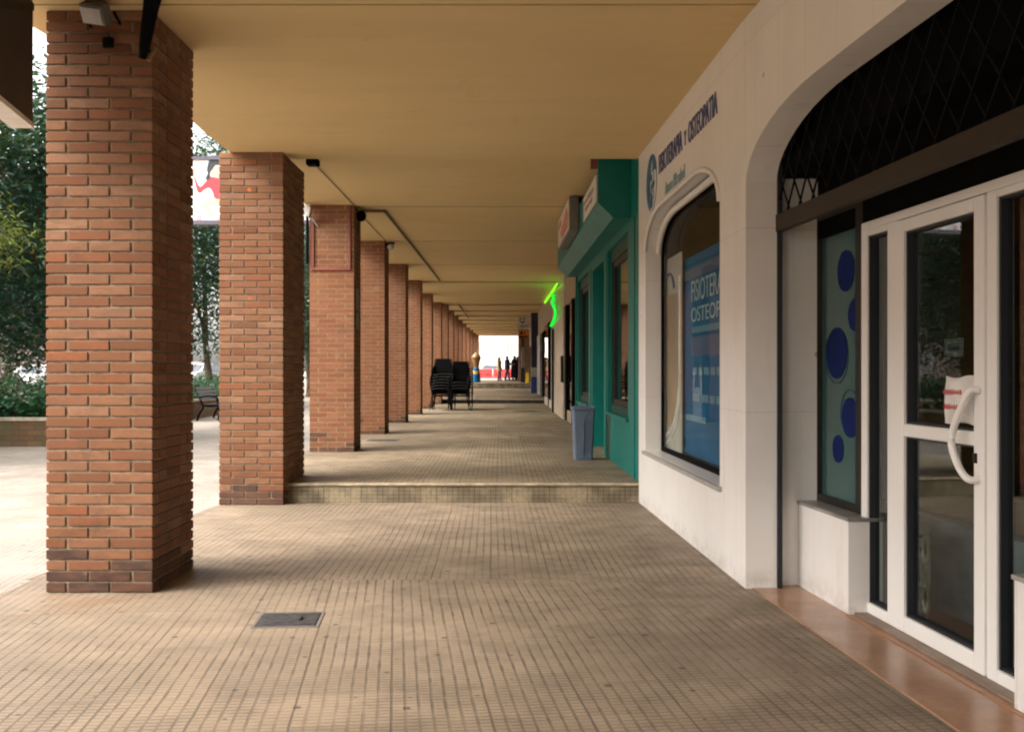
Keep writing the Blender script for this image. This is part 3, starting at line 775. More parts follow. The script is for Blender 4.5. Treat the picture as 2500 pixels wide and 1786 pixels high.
# tinted window with blue dots
sw = plate(MB(), [[(5.79, .557), (6.49, .557), (6.49, 2.40), (5.79, 2.40)], [(5.885, .60), (6.455, .60), (6.455, 2.36), (5.885, 2.36)]], .06, lambda a, b, n: PD(a, b, -.02 + n)); swo = cpart(sw, 'dotted_window', M_dkbrown)
def sub(mb, name, m, par, **k):
    o = mb.build(name, m, **k); o.parent = par; return o
mb = MB(); mb.wall(PD, 5.88, 6.46, .595, 2.365, .012, .02); sub(mb, 'pane', M_frost, swo)
mb = MB()
for y, z, r in ((6.09, 2.006, .125), (5.965, 1.73, .095), (6.225, 1.506, .158), (6.03, 1.112, .12), (6.205, .91, .085)):
    plate(mb, [disc(y, z, r * .98, r * 1.02)], .003, lambda a, b, n: PD(a, b, .011 - n))
plate(mb, [disc(6.225, 1.49, .172, .178), disc(6.225, 1.49, .168, .174)], .002, lambda a, b, n: PD(a, b, .0112 - n))
plate(mb, [disc(6.03, 1.14, .136, .14), disc(6.03, 1.14, .132, .136)], .002, lambda a, b, n: PD(a, b, .0112 - n))
sub(mb, 'dots', M_bluevinyl, swo)
# entrance frame, sidelights, door
def fw(mb, y0, y1, z0, z1, n0=-.035, n1=.045, m=0): mb.wall(PD, y0, y1, z0, z1, n0, n1, m)
mb = MB(); fw(mb, 5.70, 5.775, .006, 2.247); fw(mb, 5.335, 5.45, .006, 2.2); fw(mb, 4.41, 4.488, .006, 2.2); fw(mb, 4.02, 4.105, .006, 2.247)
fw(mb, 4.106, 5.699, 2.2, 2.247); fw(mb, 5.451, 5.699, .006, .075); fw(mb, 4.106, 4.409, .006, .075)
fw(mb, 5.451, 5.699, 2.165, 2.199); fw(mb, 4.106, 4.409, 2.165, 2.199)
ef = cpart(mb, 'entrance_frame', M_pvc, bevel=.004)
mb = MB(); 
for a, b in ((5.452, 5.698), (4.107, 4.408)):
    mb = MB()
    for z0, z1 in ((.076, 2.164),):
        mb.wall(PD, b - .014, b, z0, z1, -.024, .03); mb.wall(PD, a, a + .012, z0, z1, -.02, .03)
        mb.wall(PD, a + .013, b - .015, z0, z0 + .012, -.02, .03); mb.wall(PD, a + .013, b - .015, z1 - .012, z1, -.02, .03)
    sub(mb, 'gasket', M_gasket, ef)
for a, b in ((5.452, 5.698), (4.107, 4.408)):
    mb = MB(); mb.wall(PD, a, b, .076, 2.164, .004, .010); sub(mb, 'pane', M_glass, ef)
mb = MB(); fw(mb, 5.245, 5.331, .02, 2.193, -.045, .035); fw(mb, 4.492, 4.576, .02, 2.193, -.045, .035)
fw(mb, 4.577, 5.244, 2.128, 2.193, -.045, .035); fw(mb, 4.577, 5.244, .02, .105, -.045, .035); fw(mb, 4.577, 5.244, 1.052, 1.118, -.045, .035)
dr = cpart(mb, 'door', M_pvc, bevel=.005)
for z0, z1 in ((.106, 1.051), (1.119, 2.127)):
    mb = MB(); mb.wall(PD, 5.230, 5.243, z0, z1, -.03, .03); mb.wall(PD, 4.578, 4.588, z0, z1, -.03, .03); mb.wall(PD, 4.589, 5.229, z0, z0 + .012, -.03, .03); mb.wall(PD, 4.589, 5.229, z1 - .01, z1, -.03, .03)
    sub(mb, 'gasket', M_gasket, dr)
for z0, z1 in ((.106, 1.051), (1.119, 2.127)):
    mb = MB(); mb.wall(PD, 4.578, 5.243, z0, z1, -.002, .004); sub(mb, 'pane', M_glass, dr)
mb = MB(); hp = smooth_pts([PD(4.525, 1.305, -.04), PD(4.55, 1.305, -.075), PD(4.60, 1.20, -.10), PD(4.635, 1.10, -.112), PD(4.63, 1.03, -.112), PD(4.585, .94, -.10), PD(4.545, .90, -.08), PD(4.53, .905, -.04)])
mb.tube(hp, .017, 10); sub(mb, 'handle', M_pvc, dr, smooth=True)
mb = MB(); mb.wall(PD, 4.545, 4.565, .975, 1.02, -.056, -.045); sub(mb, 'lock', M_bronze, dr)
# window over the near parapet
mb = plate(MB(), [[(2.15, .557), (4.015, .557), (4.015, 2.40), (2.15, 2.40)], [(2.2, .60), (3.95, .60), (3.95, 2.36), (2.2, 2.36)]], .06, lambda a, b, n: PD(a, b, -.02 + n)); so2 = cpart(mb, 'side_window', M_dkbrown)
mb = MB(); mb.wall(PD, 2.19, 3.96, .595, 2.365, .012, .018); sub(mb, 'pane', M_glass, so2)
# rooms behind the glass
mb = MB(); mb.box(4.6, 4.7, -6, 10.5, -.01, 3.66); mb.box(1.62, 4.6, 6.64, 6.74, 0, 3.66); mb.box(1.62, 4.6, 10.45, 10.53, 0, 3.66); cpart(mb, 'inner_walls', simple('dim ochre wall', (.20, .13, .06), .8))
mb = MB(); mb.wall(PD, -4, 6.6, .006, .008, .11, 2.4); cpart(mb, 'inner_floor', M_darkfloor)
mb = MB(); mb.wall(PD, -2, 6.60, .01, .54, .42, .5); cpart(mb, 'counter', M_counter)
mb = MB(); mb.wall(PD, -4, 6.6, .545, 2.7, 1.3, 1.36); cpart(mb, 'dark_backdrop', M_dark)  # added dark sheet standing for the unlit depth of the room
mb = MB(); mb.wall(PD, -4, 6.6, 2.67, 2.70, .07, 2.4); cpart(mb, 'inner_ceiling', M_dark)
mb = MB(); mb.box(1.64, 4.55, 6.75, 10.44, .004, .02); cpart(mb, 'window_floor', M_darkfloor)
mb = MB(); mb.box(1.75, 2.0, 7.2, 9.4, 2.93, 2.96); cpart(mb, 'lamp_strip', M_black)

# things in the windows
po = empty('poster', (1.75, 8.6, .62), 'tall blue poster with white lettering standing in the arched clinic window', 'poster')
def pp(mb, name, m): return parented(mb.build(name, m), po)
mb = MB(); mb.wall(PW, 7.0, 9.42, .62, 2.44, .250, .262); pp(mb, 'board', M_poster)
mb = MB(); mb.wall(PW, 9.421, 9.58, .62, 2.44, .250, .262); mb.wall(PW, 7.0, 9.419, 2.30, 2.325, .246, .2495); mb.wall(PW, 7.4, 9.12, 1.53, 1.70, .246, .2495); mb.wall(PW, 7.0, 9.419, 2.235, 2.30, .247, .2495); pp(mb, 'dark_band', M_posterd)
mb = MB(); lt(mb, 'FISIOTERAPIA', 9.12, 7.62, 2.02, 2.21, .003, 0, PW, .25); pp(mb, 'lettering', M_postert); mb = MB(); lt(mb, 'OSTEOPATIA', 9.12, 7.40, 1.835, 1.965, .003, 0, PW, .25); pp(mb, 'lettering', M_postert)
mb = MB(); mb.wall(PW, 7.3, 9.1, 1.735, 1.79, .246, .2495)
rr_ = random.Random(4)
for z in (1.39, 1.15):
    y = 9.05
    while y > 7.4:
        l = rr_.uniform(.12, .3); mb.wall(PW, y - l, y, z - .03, z + .035, .2465, .2495); y -= l + .06
mb.wall(PW, 8.55, 9.35, .935, .99, .2465, .2495); mb.wall(PW, 7.3, 8.0, .80, .84, .2465, .2495); pp(mb, 'text_bars', simple('dim poster text', (.10, .19, .26), .6, .1))
po = empty('oval_poster', (1.6, 9.8, .62), 'tan photo poster with a white oval border at the far edge of the clinic window', 'poster')
mb = MB(); mb.wall(PW, 9.40, 10.12, .615, 2.52, .215, .225); pp(mb, 'board', simple('poster cream', (.34, .32, .275), .5))
ov = [(10.12, .82)] + [(10.12 - .62 * math.sin(math.pi * k / 24 * .5), .82 + .62 - .62 * math.cos(math.pi * k / 24 * .5)) for k in range(1, 25)] + [(9.50, 2.05), (9.56, 2.14), (10.12, 2.16)]
plate(m2 := MB(), [ov], .003, lambda a, b, n: PW(a, b, .2145 - n)); pp(m2, 'photo', M_tan)
mb = MB(); mb.tube([PW(10.11, .74, .21)] + [PW(10.11 - .64 * math.sin(math.pi * k / 24 * .5), .76 + .66 - .66 * math.cos(math.pi * k / 24 * .5), .21) for k in range(1, 25)] + [PW(9.47, 2.3, .21)], .012, 6)
mb.tube([PW(10.11, .66, .21)] + [PW(10.11 - .68 * math.sin(math.pi * k / 24 * .5), .68 + .7 - .7 * math.cos(math.pi * k / 24 * .5), .21) for k in range(1, 25)] + [PW(9.43, 2.3, .21)], .008, 6); pp(mb, 'oval_border', M_signw)
mb = MB(); mb.tube(smooth_pts([PW(10.11, 2.34, .21), PW(9.95, 2.36, .21), PW(9.8, 2.30, .21), PW(9.72, 2.2, .21)]), .014, 6); pp(mb, 'swoosh', M_letter)
# cushion sign hung on the door
cu = empty('cushion_sign', PD(4.62, 1.2, .02), 'white cushion sign with red writing hanging on the glass door behind the handle', 'sign')
mb = MB(); v = []; f_ = []
N = 12
for s in (0, 1):
    for i in range(N + 1):
        for j in range(N + 1):
            a = i / N * 2 - 1; b = j / N * 2 - 1
            th = .028 * max(0, (1 - a * a) * (1 - b * b)) ** .45 + .002
            pin = 1 - .07 * (1 - abs(a)) if abs(b) > .99 else 1; pin2 = 1 - .07 * (1 - abs(b)) if abs(a) > .99 else 1
            v.append(PD(4.835 - (a * pin2 + 1) * .128 - .02 * b * .3, 1.258 + b * pin * .115 + .006 * math.sin(3 * a), -.036 + (th if s else -th)))
for s in (0, 1):
    for i in range(N):
        for j in range(N):
            k = s * (N + 1) ** 2 + i * (N + 1) + j; f_.append((k, k + 1, k + N + 2, k + N + 1))
mb.add(v, f_); parented(mb.build('cushion', simple('white cushion cloth', (.70, .68, .66), .8, .1, bump=.3), smooth=True), cu)
for z, y0, y1 in ((1.295, 4.80, 4.65), (1.225, 4.79, 4.66)):
    y = y0; mb = MB()
    while y > y1:
        h_ = rr_.uniform(.008, .014); 
        mb.tube([PD(y, z - h_, -.067), PD(y - .006, z + h_, -.067), PD(y - .013, z - h_ * .5, -.067)], .0028, 5); y -= .021
    parented(mb.build('red_writing', MATS.get('red thread') or simple('red thread', (.55, .10, .09), .7)), cu)
mb = MB(); mb.wall(PD, 4.755, 4.93, 1.466, 1.555, .006, .010); mb.wall(PD, 4.79, 4.895, 1.496, 1.527, .0045, .0057, 1)
tag(mb.build('door_notice', [simple('dim notice', (.12, .12, .11), .6), M_gasket]), 'small dim notice stuck on the upper pane of the glass door', 'notice')
# pierced white stand
st = empty('pierced_stand', (2.235, 5.60, .01), 'white pierced ornamental stand just inside the glass door', 'stand')
mb = MB(); mb.lathe([(.095, 0), (.10, .02), (.095, .035)], (2.235, 5.6, .012), 24); mb.lathe([(.095, 0), (.115, .02), (.115, .035), (.02, .04)], (2.235, 5.6, .49), 24)
for ring_i, zc in enumerate((.12, .26, .40)):
    for k in range(6):
        t0 = 2 * math.pi * (k + .5 * (ring_i % 2)) / 6; pts = []
        for q in range(14):
            t = 2 * math.pi * q / 14; aa = t0 + .42 * math.cos(t); pts.append((2.235 + .10 * math.cos(aa), 5.6 + .10 * math.sin(aa), zc + .075 * math.sin(t)))
        mb.tube(pts, .009, 6, closed=True)
for k in range(6):
    t = 2 * math.pi * k / 6 + .26; mb.tube([(2.235 + .10 * math.cos(t), 5.6 + .10 * math.sin(t), .03), (2.235 + .105 * math.cos(t + .3), 5.6 + .105 * math.sin(t + .3), .26), (2.235 + .10 * math.cos(t), 5.6 + .10 * math.sin(t), .50)], .008, 6)
parented(mb.build('lattice_body', M_skirt), st)

# ================================================================== TEAL SHOP
TL = empty('teal_shopfront', (1.36, 11, RZ), 'teal painted shopfront with two windows and an overhanging fascia', 'shopfront')
def tp(mb, name, m, **k): return parented(mb.build(name, m, **k), TL)
w1 = [(11.56, .84), (13.62, .84), (13.62, 3.02), (11.56, 3.02)]; w2 = [(16.32, .84), (18.32, .84), (18.32, 3.02), (16.32, 3.02)]; dh = [(14.0, RZ - .05), (15.7, RZ - .05), (15.7, 2.95), (14.0, 2.95)]
tp(plate(MB(), [[(10.63, RZ - .1), (13.999, RZ - .1), (13.999, 2.95), (15.701, 2.95), (15.701, RZ - .1), (18.55, RZ - .1), (18.55, Z2), (10.63, Z2)], w1, w2], .16, PT), 'wall', M_teal)
for ya, yb, zt, na, nb in ((18.47, 18.56, Z2, -.03, .3), (10.64, 10.70, Z2, -.012, 0), (10.98, 11.02, 3.1, -.012, 0), (13.70, 13.78, 3.0, -.015, 0), (15.85, 15.95, 3.0, -.015, 0)):
    mb = MB(); mb.wall(PT, ya, yb, RZ, zt, na, nb); tp(mb, 'pilaster_strip', M_teal)
for (a, b), nm in (((11.56, 13.62), 0), ((16.32, 18.32), 1)):
    mb = plate(MB(), [[(a + .001, .841), (b - .001, .841), (b - .001, 3.019), (a + .001, 3.019)], [(a + .1, .94), (b - .1, .94), (b - .1, 2.86), (a + .1, 2.86)]], .05, lambda p, q, n: PT(p, q, .05 + n)); wf = tp(mb, 'window', M_tealdk)
    mb = plate(MB(), [[(a + .101, .941), (b - .101, .941), (b - .101, 2.859), (a + .101, 2.859)], [(a + .17, 1.01), (b - .17, 1.01), (b - .17, 2.78), (a + .17, 2.78)]], .05, lambda p, q, n: PT(p, q, .07 + n)); sub(mb, 'frame', M_dkbrown, wf)
    mb = MB(); mb.wall(PT, a + .165, b - .165, 1.005, 2.785, .09, .096); sub(mb, 'pane', M_glass, wf)
    mb = MB(); mb.wall(PT, a - .04, b + .04, .80, .838, -.035, .16); sub(mb, 'sill', M_teal, wf)
mb = MB(); mb.wall(PT, 14.05, 15.65, RZ + .01, 2.95, .24, .29); td = tp(mb, 'door', M_teal)
mb = MB(); mb.wall(PT, 14.2, 14.78, 1.1, 2.75, .225, .239); mb.wall(PT, 14.9, 15.5, 1.1, 2.75, .225, .239); sub(mb, 'door_glass', M_window, td)
mb = MB(); mb.tube([PT(14.84, 1.1, .2), PT(14.84, 1.5, .2)], .02, 8); mb.tube([PT(14.84, 1.15, .24), PT(14.84, 1.15, .2)], .012, 6); mb.tube([PT(14.84, 1.45, .24), PT(14.84, 1.45, .2)], .012, 6); sub(mb, 'handle', M_steel, td)
mb = MB(); mb.wall(PT, 14.0, 14.04, RZ, 2.95, .0, .29); tp(mb, 'door_reveal', M_teal); mb = MB(); mb.wall(PT, 15.66, 15.7, RZ, 2.95, .0, .29); tp(mb, 'door_reveal', M_teal)
mb = MB(); mb.wall(PT, 14.8, 14.98, 2.66, 2.84, .20, .238); tag(mb.build('door_sticker', M_yellow), 'yellow sticker at the top of the teal shop door', 'sticker')
PF = lambda Y, X, z: (X + .0175 * (11.3 - Y), Y, z)
def prism(mb, prof, y0, y1, m=0):
    n = len(prof); v = [PF(y0, x, z) for x, z in prof] + [PF(y1, x, z) for x, z in prof]
    mb.add(v, [tuple(range(n)), tuple(n + i for i in range(n))] + [(i, (i + 1) % n, n + (i + 1) % n, n + i) for i in range(n)], m); return mb
fs = tp(prism(MB(), [(.98, 3.306), (1.15, 3.13), (1.345, 3.13), (1.345, 3.68), (.98, 3.68)], 11.361, 18.56), 'fascia', M_teal2)
o = prism(MB(), [(.975, 3.30), (1.15, 3.125), (1.35, 3.125), (1.35, Z2 - .002), (.975, Z2 - .002)], 11.3, 11.36).build('end_panel', M_teal); o.parent = fs
mb = MB(); mb.box(.90, .975, 11.34, 11.42, 3.70, Z2 - .002); o = mb.build('hanger', M_kraft); o.parent = fs
mb = MB(); mb.hexa([PF(11.42, .965, 3.335), PF(11.42, .979, 3.335), PF(13.05, .979, 3.335), PF(13.05, .965, 3.335), PF(11.42, .965, 3.64), PF(11.42, .979, 3.64), PF(13.05, .979, 3.64), PF(13.05, .965, 3.64)])
s1 = parented(mb.build('sign_panel', M_signw), TL)
mb = MB()
for zc, ya, yb in ((3.53, 11.6, 12.9), (3.43, 11.8, 12.7)):
    pts = []; k = 0
    y = yb
    while y > ya: pts.append(PF(y, .962, zc + .035 * math.sin(k * 1.9) * (1 if k % 3 else .4))); y -= .05; k += 1
    mb.tube(pts, .007, 5)
o = mb.build('script', M_signtxt); o.parent = s1
bx = empty('light_box_sign', (.86, 14.9, 3.34), 'box sign with a faded red graphic hanging in front of the teal fascia', 'sign')
mb = MB(); mb.hexa([PF(13.8, .84, 3.335), PF(13.8, .975, 3.335), PF(16.1, .975, 3.335), PF(16.1, .84, 3.335), PF(13.8, .84, Z2 - .01), PF(13.8, .975, Z2 - .01), PF(16.1, .975, Z2 - .01), PF(16.1, .84, Z2 - .01)]); parented(mb.build('housing', simple('sign housing', (.17, .15, .13), .5), bevel=.01), bx)
mb = MB(); mb.hexa([PF(13.84, .828, 3.37), PF(13.84, .839, 3.37), PF(16.06, .839, 3.37), PF(16.06, .828, 3.37), PF(13.84, .828, 3.78), PF(13.84, .839, 3.78), PF(16.06, .839, 3.78), PF(16.06, .828, 3.78)]); parented(mb.build('face', M_signw), bx)
mb = MB(); plate(mb, [[(14.0, 3.40), (15.1, 3.40), (15.5, 3.52), (14.8, 3.60), (14.2, 3.72), (13.92, 3.6)]], .003, lambda a, b, n: PF(a, .8275 - n, b)); plate(mb, [[(15.3, 3.62), (15.9, 3.6), (15.95, 3.72), (15.4, 3.74)]], .003, lambda a, b, n: PF(a, .8275 - n, b)); parented(mb.build('graphic', M_pink), bx)
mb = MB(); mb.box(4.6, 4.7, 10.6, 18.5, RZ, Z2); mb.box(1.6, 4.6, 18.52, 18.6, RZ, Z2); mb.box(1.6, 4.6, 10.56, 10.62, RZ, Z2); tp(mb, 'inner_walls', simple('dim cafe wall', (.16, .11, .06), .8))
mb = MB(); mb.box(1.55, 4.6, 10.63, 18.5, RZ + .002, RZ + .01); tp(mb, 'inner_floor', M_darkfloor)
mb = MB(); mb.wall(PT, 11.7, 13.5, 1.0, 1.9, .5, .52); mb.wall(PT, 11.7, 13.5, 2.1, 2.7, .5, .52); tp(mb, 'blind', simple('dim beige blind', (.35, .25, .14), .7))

# waste bin
bn = empty('waste_bin', (.957, 13.4, RZ), 'grey blue plastic waste bin beside the teal shop wall', 'bin')
def rrect(cx, cy, hx, hy, r, n=4):
    p = []
    for sx, sy, a0 in ((1, 1, 0), (-1, 1, 90), (-1, -1, 180), (1, -1, 270)):
        for k in range(n + 1):
            a = R(a0 + 90 * k / n); p.append((cx + sx * (hx - r) + r * math.cos(a), cy + sy * (hy - r) + r * math.sin(a)))
    return p
def loft(mb, rings, m=0, cap=(True, True)):
    n = len(rings[0]); v = [q for r_ in rings for q in r_]; f = []
    for i in range(len(rings) - 1):
        for k in range(n): f.append((i * n + k, i * n + (k + 1) % n, (i + 1) * n + (k + 1) % n, (i + 1) * n + k))
    if cap[0]: f.append(tuple(reversed(range(n))))
    if cap[1]: f.append(tuple((len(rings) - 1) * n + k for k in range(n)))
    mb.add(v, f, m); return mb
def rr3(hx, hy, z, r=.03): return [(x, y, z) for x, y in rrect(.957, 13.4, hx, hy, r)]
mb = MB(); loft(mb, [rr3(.125, .125, RZ + .012), rr3(.122, .122, RZ), rr3(.125, .125, RZ + .03), rr3(.150, .150, RZ + .68), rr3(.140, .140, RZ + .68), rr3(.115, .115, RZ + .03)]); parented(mb.build('body', M_binblue, smooth=False), bn)
mb = MB(); loft(mb, [rr3(.150, .150, RZ + .665), rr3(.160, .160, RZ + .67), rr3(.162, .162, RZ + .705), rr3(.15, .15, RZ + .712), rr3(.138, .138, RZ + .705), rr3(.138, .138, RZ + .67)], cap=(False, False)); parented(mb.build('rim', M_binblue), bn)
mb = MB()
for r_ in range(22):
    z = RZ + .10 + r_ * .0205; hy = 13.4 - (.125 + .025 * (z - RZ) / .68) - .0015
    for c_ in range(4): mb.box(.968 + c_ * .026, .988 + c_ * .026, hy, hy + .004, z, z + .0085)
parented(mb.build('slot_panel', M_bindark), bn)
mb = MB()
def bf(z): return 13.4 - (.125 + .025 * (z - RZ) / .68) - .002
mb.tube([(.955, bf(RZ + z), RZ + z) for z in (.07, .3, .45, .52)] + [(.965, bf(RZ + .57), RZ + .57), (.985, bf(RZ + .61), RZ + .61), (1.03, bf(RZ + .635), RZ + .635)], .007, 6); parented(mb.build('ridge', M_binblue, smooth=True), bn)

# ================================================================== MARBLE SHOPS BEYOND
MS = empty('marble_shopfront', (1.36, 24, RZ), 'beige marble shopfront with dark glazing posts and a green neon sign', 'shopfront')
def mp_(mb, name, m, **k): return parented(mb.build(name, m, **k), MS)
mb = MB(); mb.wall(PM, 18.57, STEP2 + .1, 2.95, Z2, 0, .2); mp_(mb, 'header', simple('ochre header', (.42, .31, .19), .6, var=.2))
mb = MB(); mb.wall(PM, 24.2, 29.2, RZ, 2.949, -.05, .2); mb.wall(PM, 27.2, 29.2, 2.95, Z2, -.05, -.001); mb.wall(PM, 24.2, 27.19, 2.95, Z2, -.02, -.001); mp_(mb, 'pilaster', M_marble, bevel=.01)
mb = MB(); mb.wall(PM, 24.19, 24.9, 1.1, 1.75, -.07, -.051); mp_(mb, 'plaque', M_black)
for a, b in ((18.57, 24.19), (29.21, STEP2 + .1)):
    mb = MB(); mb.wall(PM, a, b, RZ, RZ + .25, .01, .1); mp_(mb, 'plinth', M_marble)
    mb = MB(); mb.wall(PM, a, b, RZ + .251, 2.949, .035, .041); mp_(mb, 'pane', M_glassdk)
for y, w_ in ((21.6, .35), (23.7, .45), (29.4, .25), (32.5, .25)):
    mb = MB(); mb.wall(PM, y, y + w_, RZ, 2.95, -.015, .034); mp_(mb, 'post', M_black)
mb = MB(); mb.box(1.135, 1.215, 28.4, 28.5, RZ, 2.58); mp_(mb, 'door_post', M_black)
mb = MB(); mb.box(1.115, 1.134, 28.4, 28.5, RZ, 2.58); mp_(mb, 'door_edge', M_steel)
mb = MB(); mb.box(1.95, 2.05, 18.6, STEP2, RZ, Z2); mp_(mb, 'inner_wall', simple('dim room wall', (.10, .07, .045), .8))
mb = MB(); mb.box(1.22, 1.34, 28.52, STEP2 - .02, RZ, RZ + .32); mp_(mb, 'ramp_block', M_black)
ns = empty('neon_sign', (1.12, 28, 2.7), 'green neon tube and squiggle sign glowing on the shop header', 'neon sign')
mb = MB(); mb.tube([(1.15, 25.4, 3.60), (1.15, 35.0, 3.76)], .019, 8); parented(mb.build('straight_tube', M_neony), ns)
mb = MB(); mb.tube(smooth_pts([(1.14, 29.0, 3.585), (1.14, 27.3, 3.40), (1.14, 28.6, 3.34), (1.14, 27.2, 3.12), (1.14, 26.3, 2.99), (1.14, 26.3, 2.86), (1.14, 27.2, 2.78), (1.14, 29.3, 2.70)]), .032, 8); parented(mb.build('squiggle_tube', M_neon), ns)
for y, z in ((26, 3.61), (30, 3.69), (34, 3.75), (27.3, 3.40), (27.2, 3.10)):
    mb = MB(); mb.tube([(1.15, y, z), (1.36, y, z)], .012, 5); parented(mb.build('bracket', M_black), ns)

GS = empty('grey_shopfront', (1.3, 41, RZ3), 'grey marble shopfront with dark glass beyond the second step', 'shopfront')
def gp(mb, name, m, **k): return parented(mb.build(name, m, **k), GS)
PN = plane(1.22, .004, 36)
mb = MB(); mb.wall(PN, STEP2 + .11, 64, 2.9, Z3, 0, .2); gp(mb, 'header', MATS['ochre header'])
mb = MB(); mb.wall(PN, 41, 44.9, RZ3, 2.899, -.06, .2); gp(mb, 'pilaster', M_marbleg)
mb = MB(); mb.wall(PN, 36.2, 40.99, RZ3, 2.899, .03, .036); mb.wall(PN, 46, 56.9, RZ3, 2.899, .03, .036); gp(mb, 'pane', M_glassdk)
for y in (37.5, 39.2, 47, 50, 53):
    mb = MB(); mb.wall(PN, y, y + .3, RZ3, 2.899, -.02, .029); gp(mb, 'post', M_black)
mb = MB(); mb.box(1.9, 2.0, STEP2 + .2, 64, RZ3, Z3); gp(mb, 'inner_wall', MATS['dim room wall'])
NP = empty('navy_pilaster', (1.03, 45.2, RZ3), 'navy tiled pilaster with a light grey band, standing at the shop corner', 'pilaster')
for nm, z0, z1, m in (('base', RZ3, 1.09, M_navy2), ('band', 1.091, 1.52, M_lgrey), ('shaft', 1.521, Z3 - .001, M_navy)):
    mb = MB(); mb.box(.87, 1.16, 45.2, 45.7, z0, z1); mb.box(1.161, 1.24, 45.28, 45.7, z0, z1); parented(mb.build(nm, m), NP)
bs = empty('blade_sign', (.58, 48, 3.35), 'white square blade sign with a shield emblem under the far ceiling', 'sign')
mb = MB(); mb.box(.28, .88, 47.95, 48.05, 3.37, 3.97); mb.tube([(.88, 48, 3.8), (1.22, 48, 3.8)], .02, 6); mb.tube([(.88, 48, 3.5), (1.22, 48, 3.5)], .02, 6); parented(mb.build('panel', M_signw), bs)
mb = MB(); fx = lambda a, b, n: (a, 47.948 - n, b); plate(mb, [[(.38, 3.9), (.62, 3.9), (.62, 3.75), (.5, 3.66), (.38, 3.75)], [(.41, 3.87), (.59, 3.87), (.59, 3.77), (.5, 3.70), (.41, 3.77)]], .004, fx); plate(mb, [disc(.51, 3.69, .055, .055)], .005, fx)
mb.box(.4, .78, 47.943, 47.948, 3.53, 3.56); mb.box(.4, .66, 47.943, 47.948, 3.46, 3.485); parented(mb.build('emblem', M_posterd), bs)
bs = empty('orange_sign', (.55, 48.3, 2.95), 'orange and black blade sign just below the white square one', 'sign')
mb = MB(); mb.box(.33, .80, 48.25, 48.35, 2.97, 3.355); mb.tube([(.80, 48.3, 3.2), (1.22, 48.3, 3.2)], .02, 6); parented(mb.build('panel', M_orange), bs)
mb = MB(); plate(mb, [disc(.46, 3.2, .06, .07), ], .004, lambda a, b, n: (a, 48.248 - n, b)); mb.box(.35, .78, 48.243, 48.2485, 2.98, 3.05); mb.box(.6, .63, 48.243, 48.2485, 3.1, 3.33); parented(mb.build('dark_print', M_black), bs)
ES = empty('end_shop', (.8, 64, RZ4), 'narrow end shop with a glass strip painted bright jutting into the far end of the arcade', 'shop')
mb = MB(); mb.box(.46, .62, 64, 75, RZ4, Z3); mb.box(.80, 1.3, 64, 75, RZ4, Z3); mb.box(.621, .799, 64.3, 75, 2.9, Z3); mb.box(.621, .799, 64.3, 75, RZ4, 1.3); parented(mb.build('wall', simple('brown stone', (.25, .17, .11), .5, var=.4)), ES)
mb = MB(); mb.box(.625, .795, 64.2, 64.25, 1.301, 2.9); parented(mb.build('glass_strip', simple('glass painted bright', (.75, .7, .62), .15)), ES)  # bright reflection put into the pale opaque colour
mb = MB(); mb.box(.44, .459, 64, 70, RZ4, Z3); parented(mb.build('edge_frame', M_maroon), ES)

# boards by the end shop
def aboard(x, y, z, w, h, m, label):
    r = empty('sandwich_board', (x, y, z), label, 'sandwich board', 'sandwich boards')
    for s in (-1, 1):
        mb = MB(); mb.hexa([(x - w/2, y + s * .22 - .012, z), (x + w/2, y + s * .22 - .012, z), (x + w/2, y + s * .22 + .012, z), (x - w/2, y + s * .22 + .012, z),
                            (x - w*.42, y + s * .02 - .012, z + h), (x + w*.42, y + s * .02 - .012, z + h), (x + w*.42, y + s * .02 + .012, z + h), (x - w*.42, y + s * .02 + .012, z + h)])
        parented(mb.build('panel', m), r)
    mb = MB(); mb.tube([(x - w * .42, y, z + h + .01), (x + w * .42, y, z + h + .01)], .022, 6); parented(mb.build('hinge', M_black), r)
aboard(.90, 58.9, RZ4, .20, .62, M_yellow, 'yellow folding floor sign beside the navy pilaster')
aboard(.66, 60.5, RZ4, .26, .85, M_dkbrown, 'brown sandwich board just behind the yellow folding sign')
# ================================================================== OUTDOORS
def leaves(mb, pts, size, rg, flat=.35, droop=.0):
    """one folded leaf per point"""
    for p in pts:
        a = rg.uniform(0, 2 * math.pi); tl = rg.uniform(-.9, .5) - droop; s = size * rg.uniform(.65, 1.25)
        d = Vector((math.cos(a) * math.cos(tl), math.sin(a) * math.cos(tl), math.sin(tl))); side = d.cross(Vector((0, 0, 1)))
        if side.length < .05: side = Vector((1, 0, 0))
        side.normalize(); rol = rg.uniform(-.8, .8); nrm = side.cross(d); side = side * math.cos(rol) + nrm * math.sin(rol); nrm = side.cross(d)
        p = Vector(p); w = s * flat
        mb.add([p, p + d * s * .45 + side * w * .5 + nrm * s * .06, p + d * s, p + d * s * .45 - side * w * .5 + nrm * s * .06], [(0, 1, 2), (0, 2, 3)])

def crown_pts(rg, c, rx, ry, rz, clumps, per, cr, shape=1.0, hollow=.35):
    out = []
    for _ in range(clumps):
        while True:
            q = Vector((rg.uniform(-1, 1), rg.uniform(-1, 1), rg.uniform(-1, 1)))
            if hollow < q.length < 1: break
        wob = 1 + .22 * math.sin(q.x * 5 + q.z * 4 + rx) + .15 * math.sin(q.y * 7)
        k = Vector((q.x * rx * wob, q.y * ry * wob, q.z * rz * (1 + .12 * math.sin(q.x * 6)))) + Vector(c)
        for _ in range(int(per * rg.uniform(.5, 1.4))):
            g = Vector((rg.gauss(0, 1), rg.gauss(0, 1), rg.gauss(0, .75))) * cr * .55
            out.append(k + g)
    return out

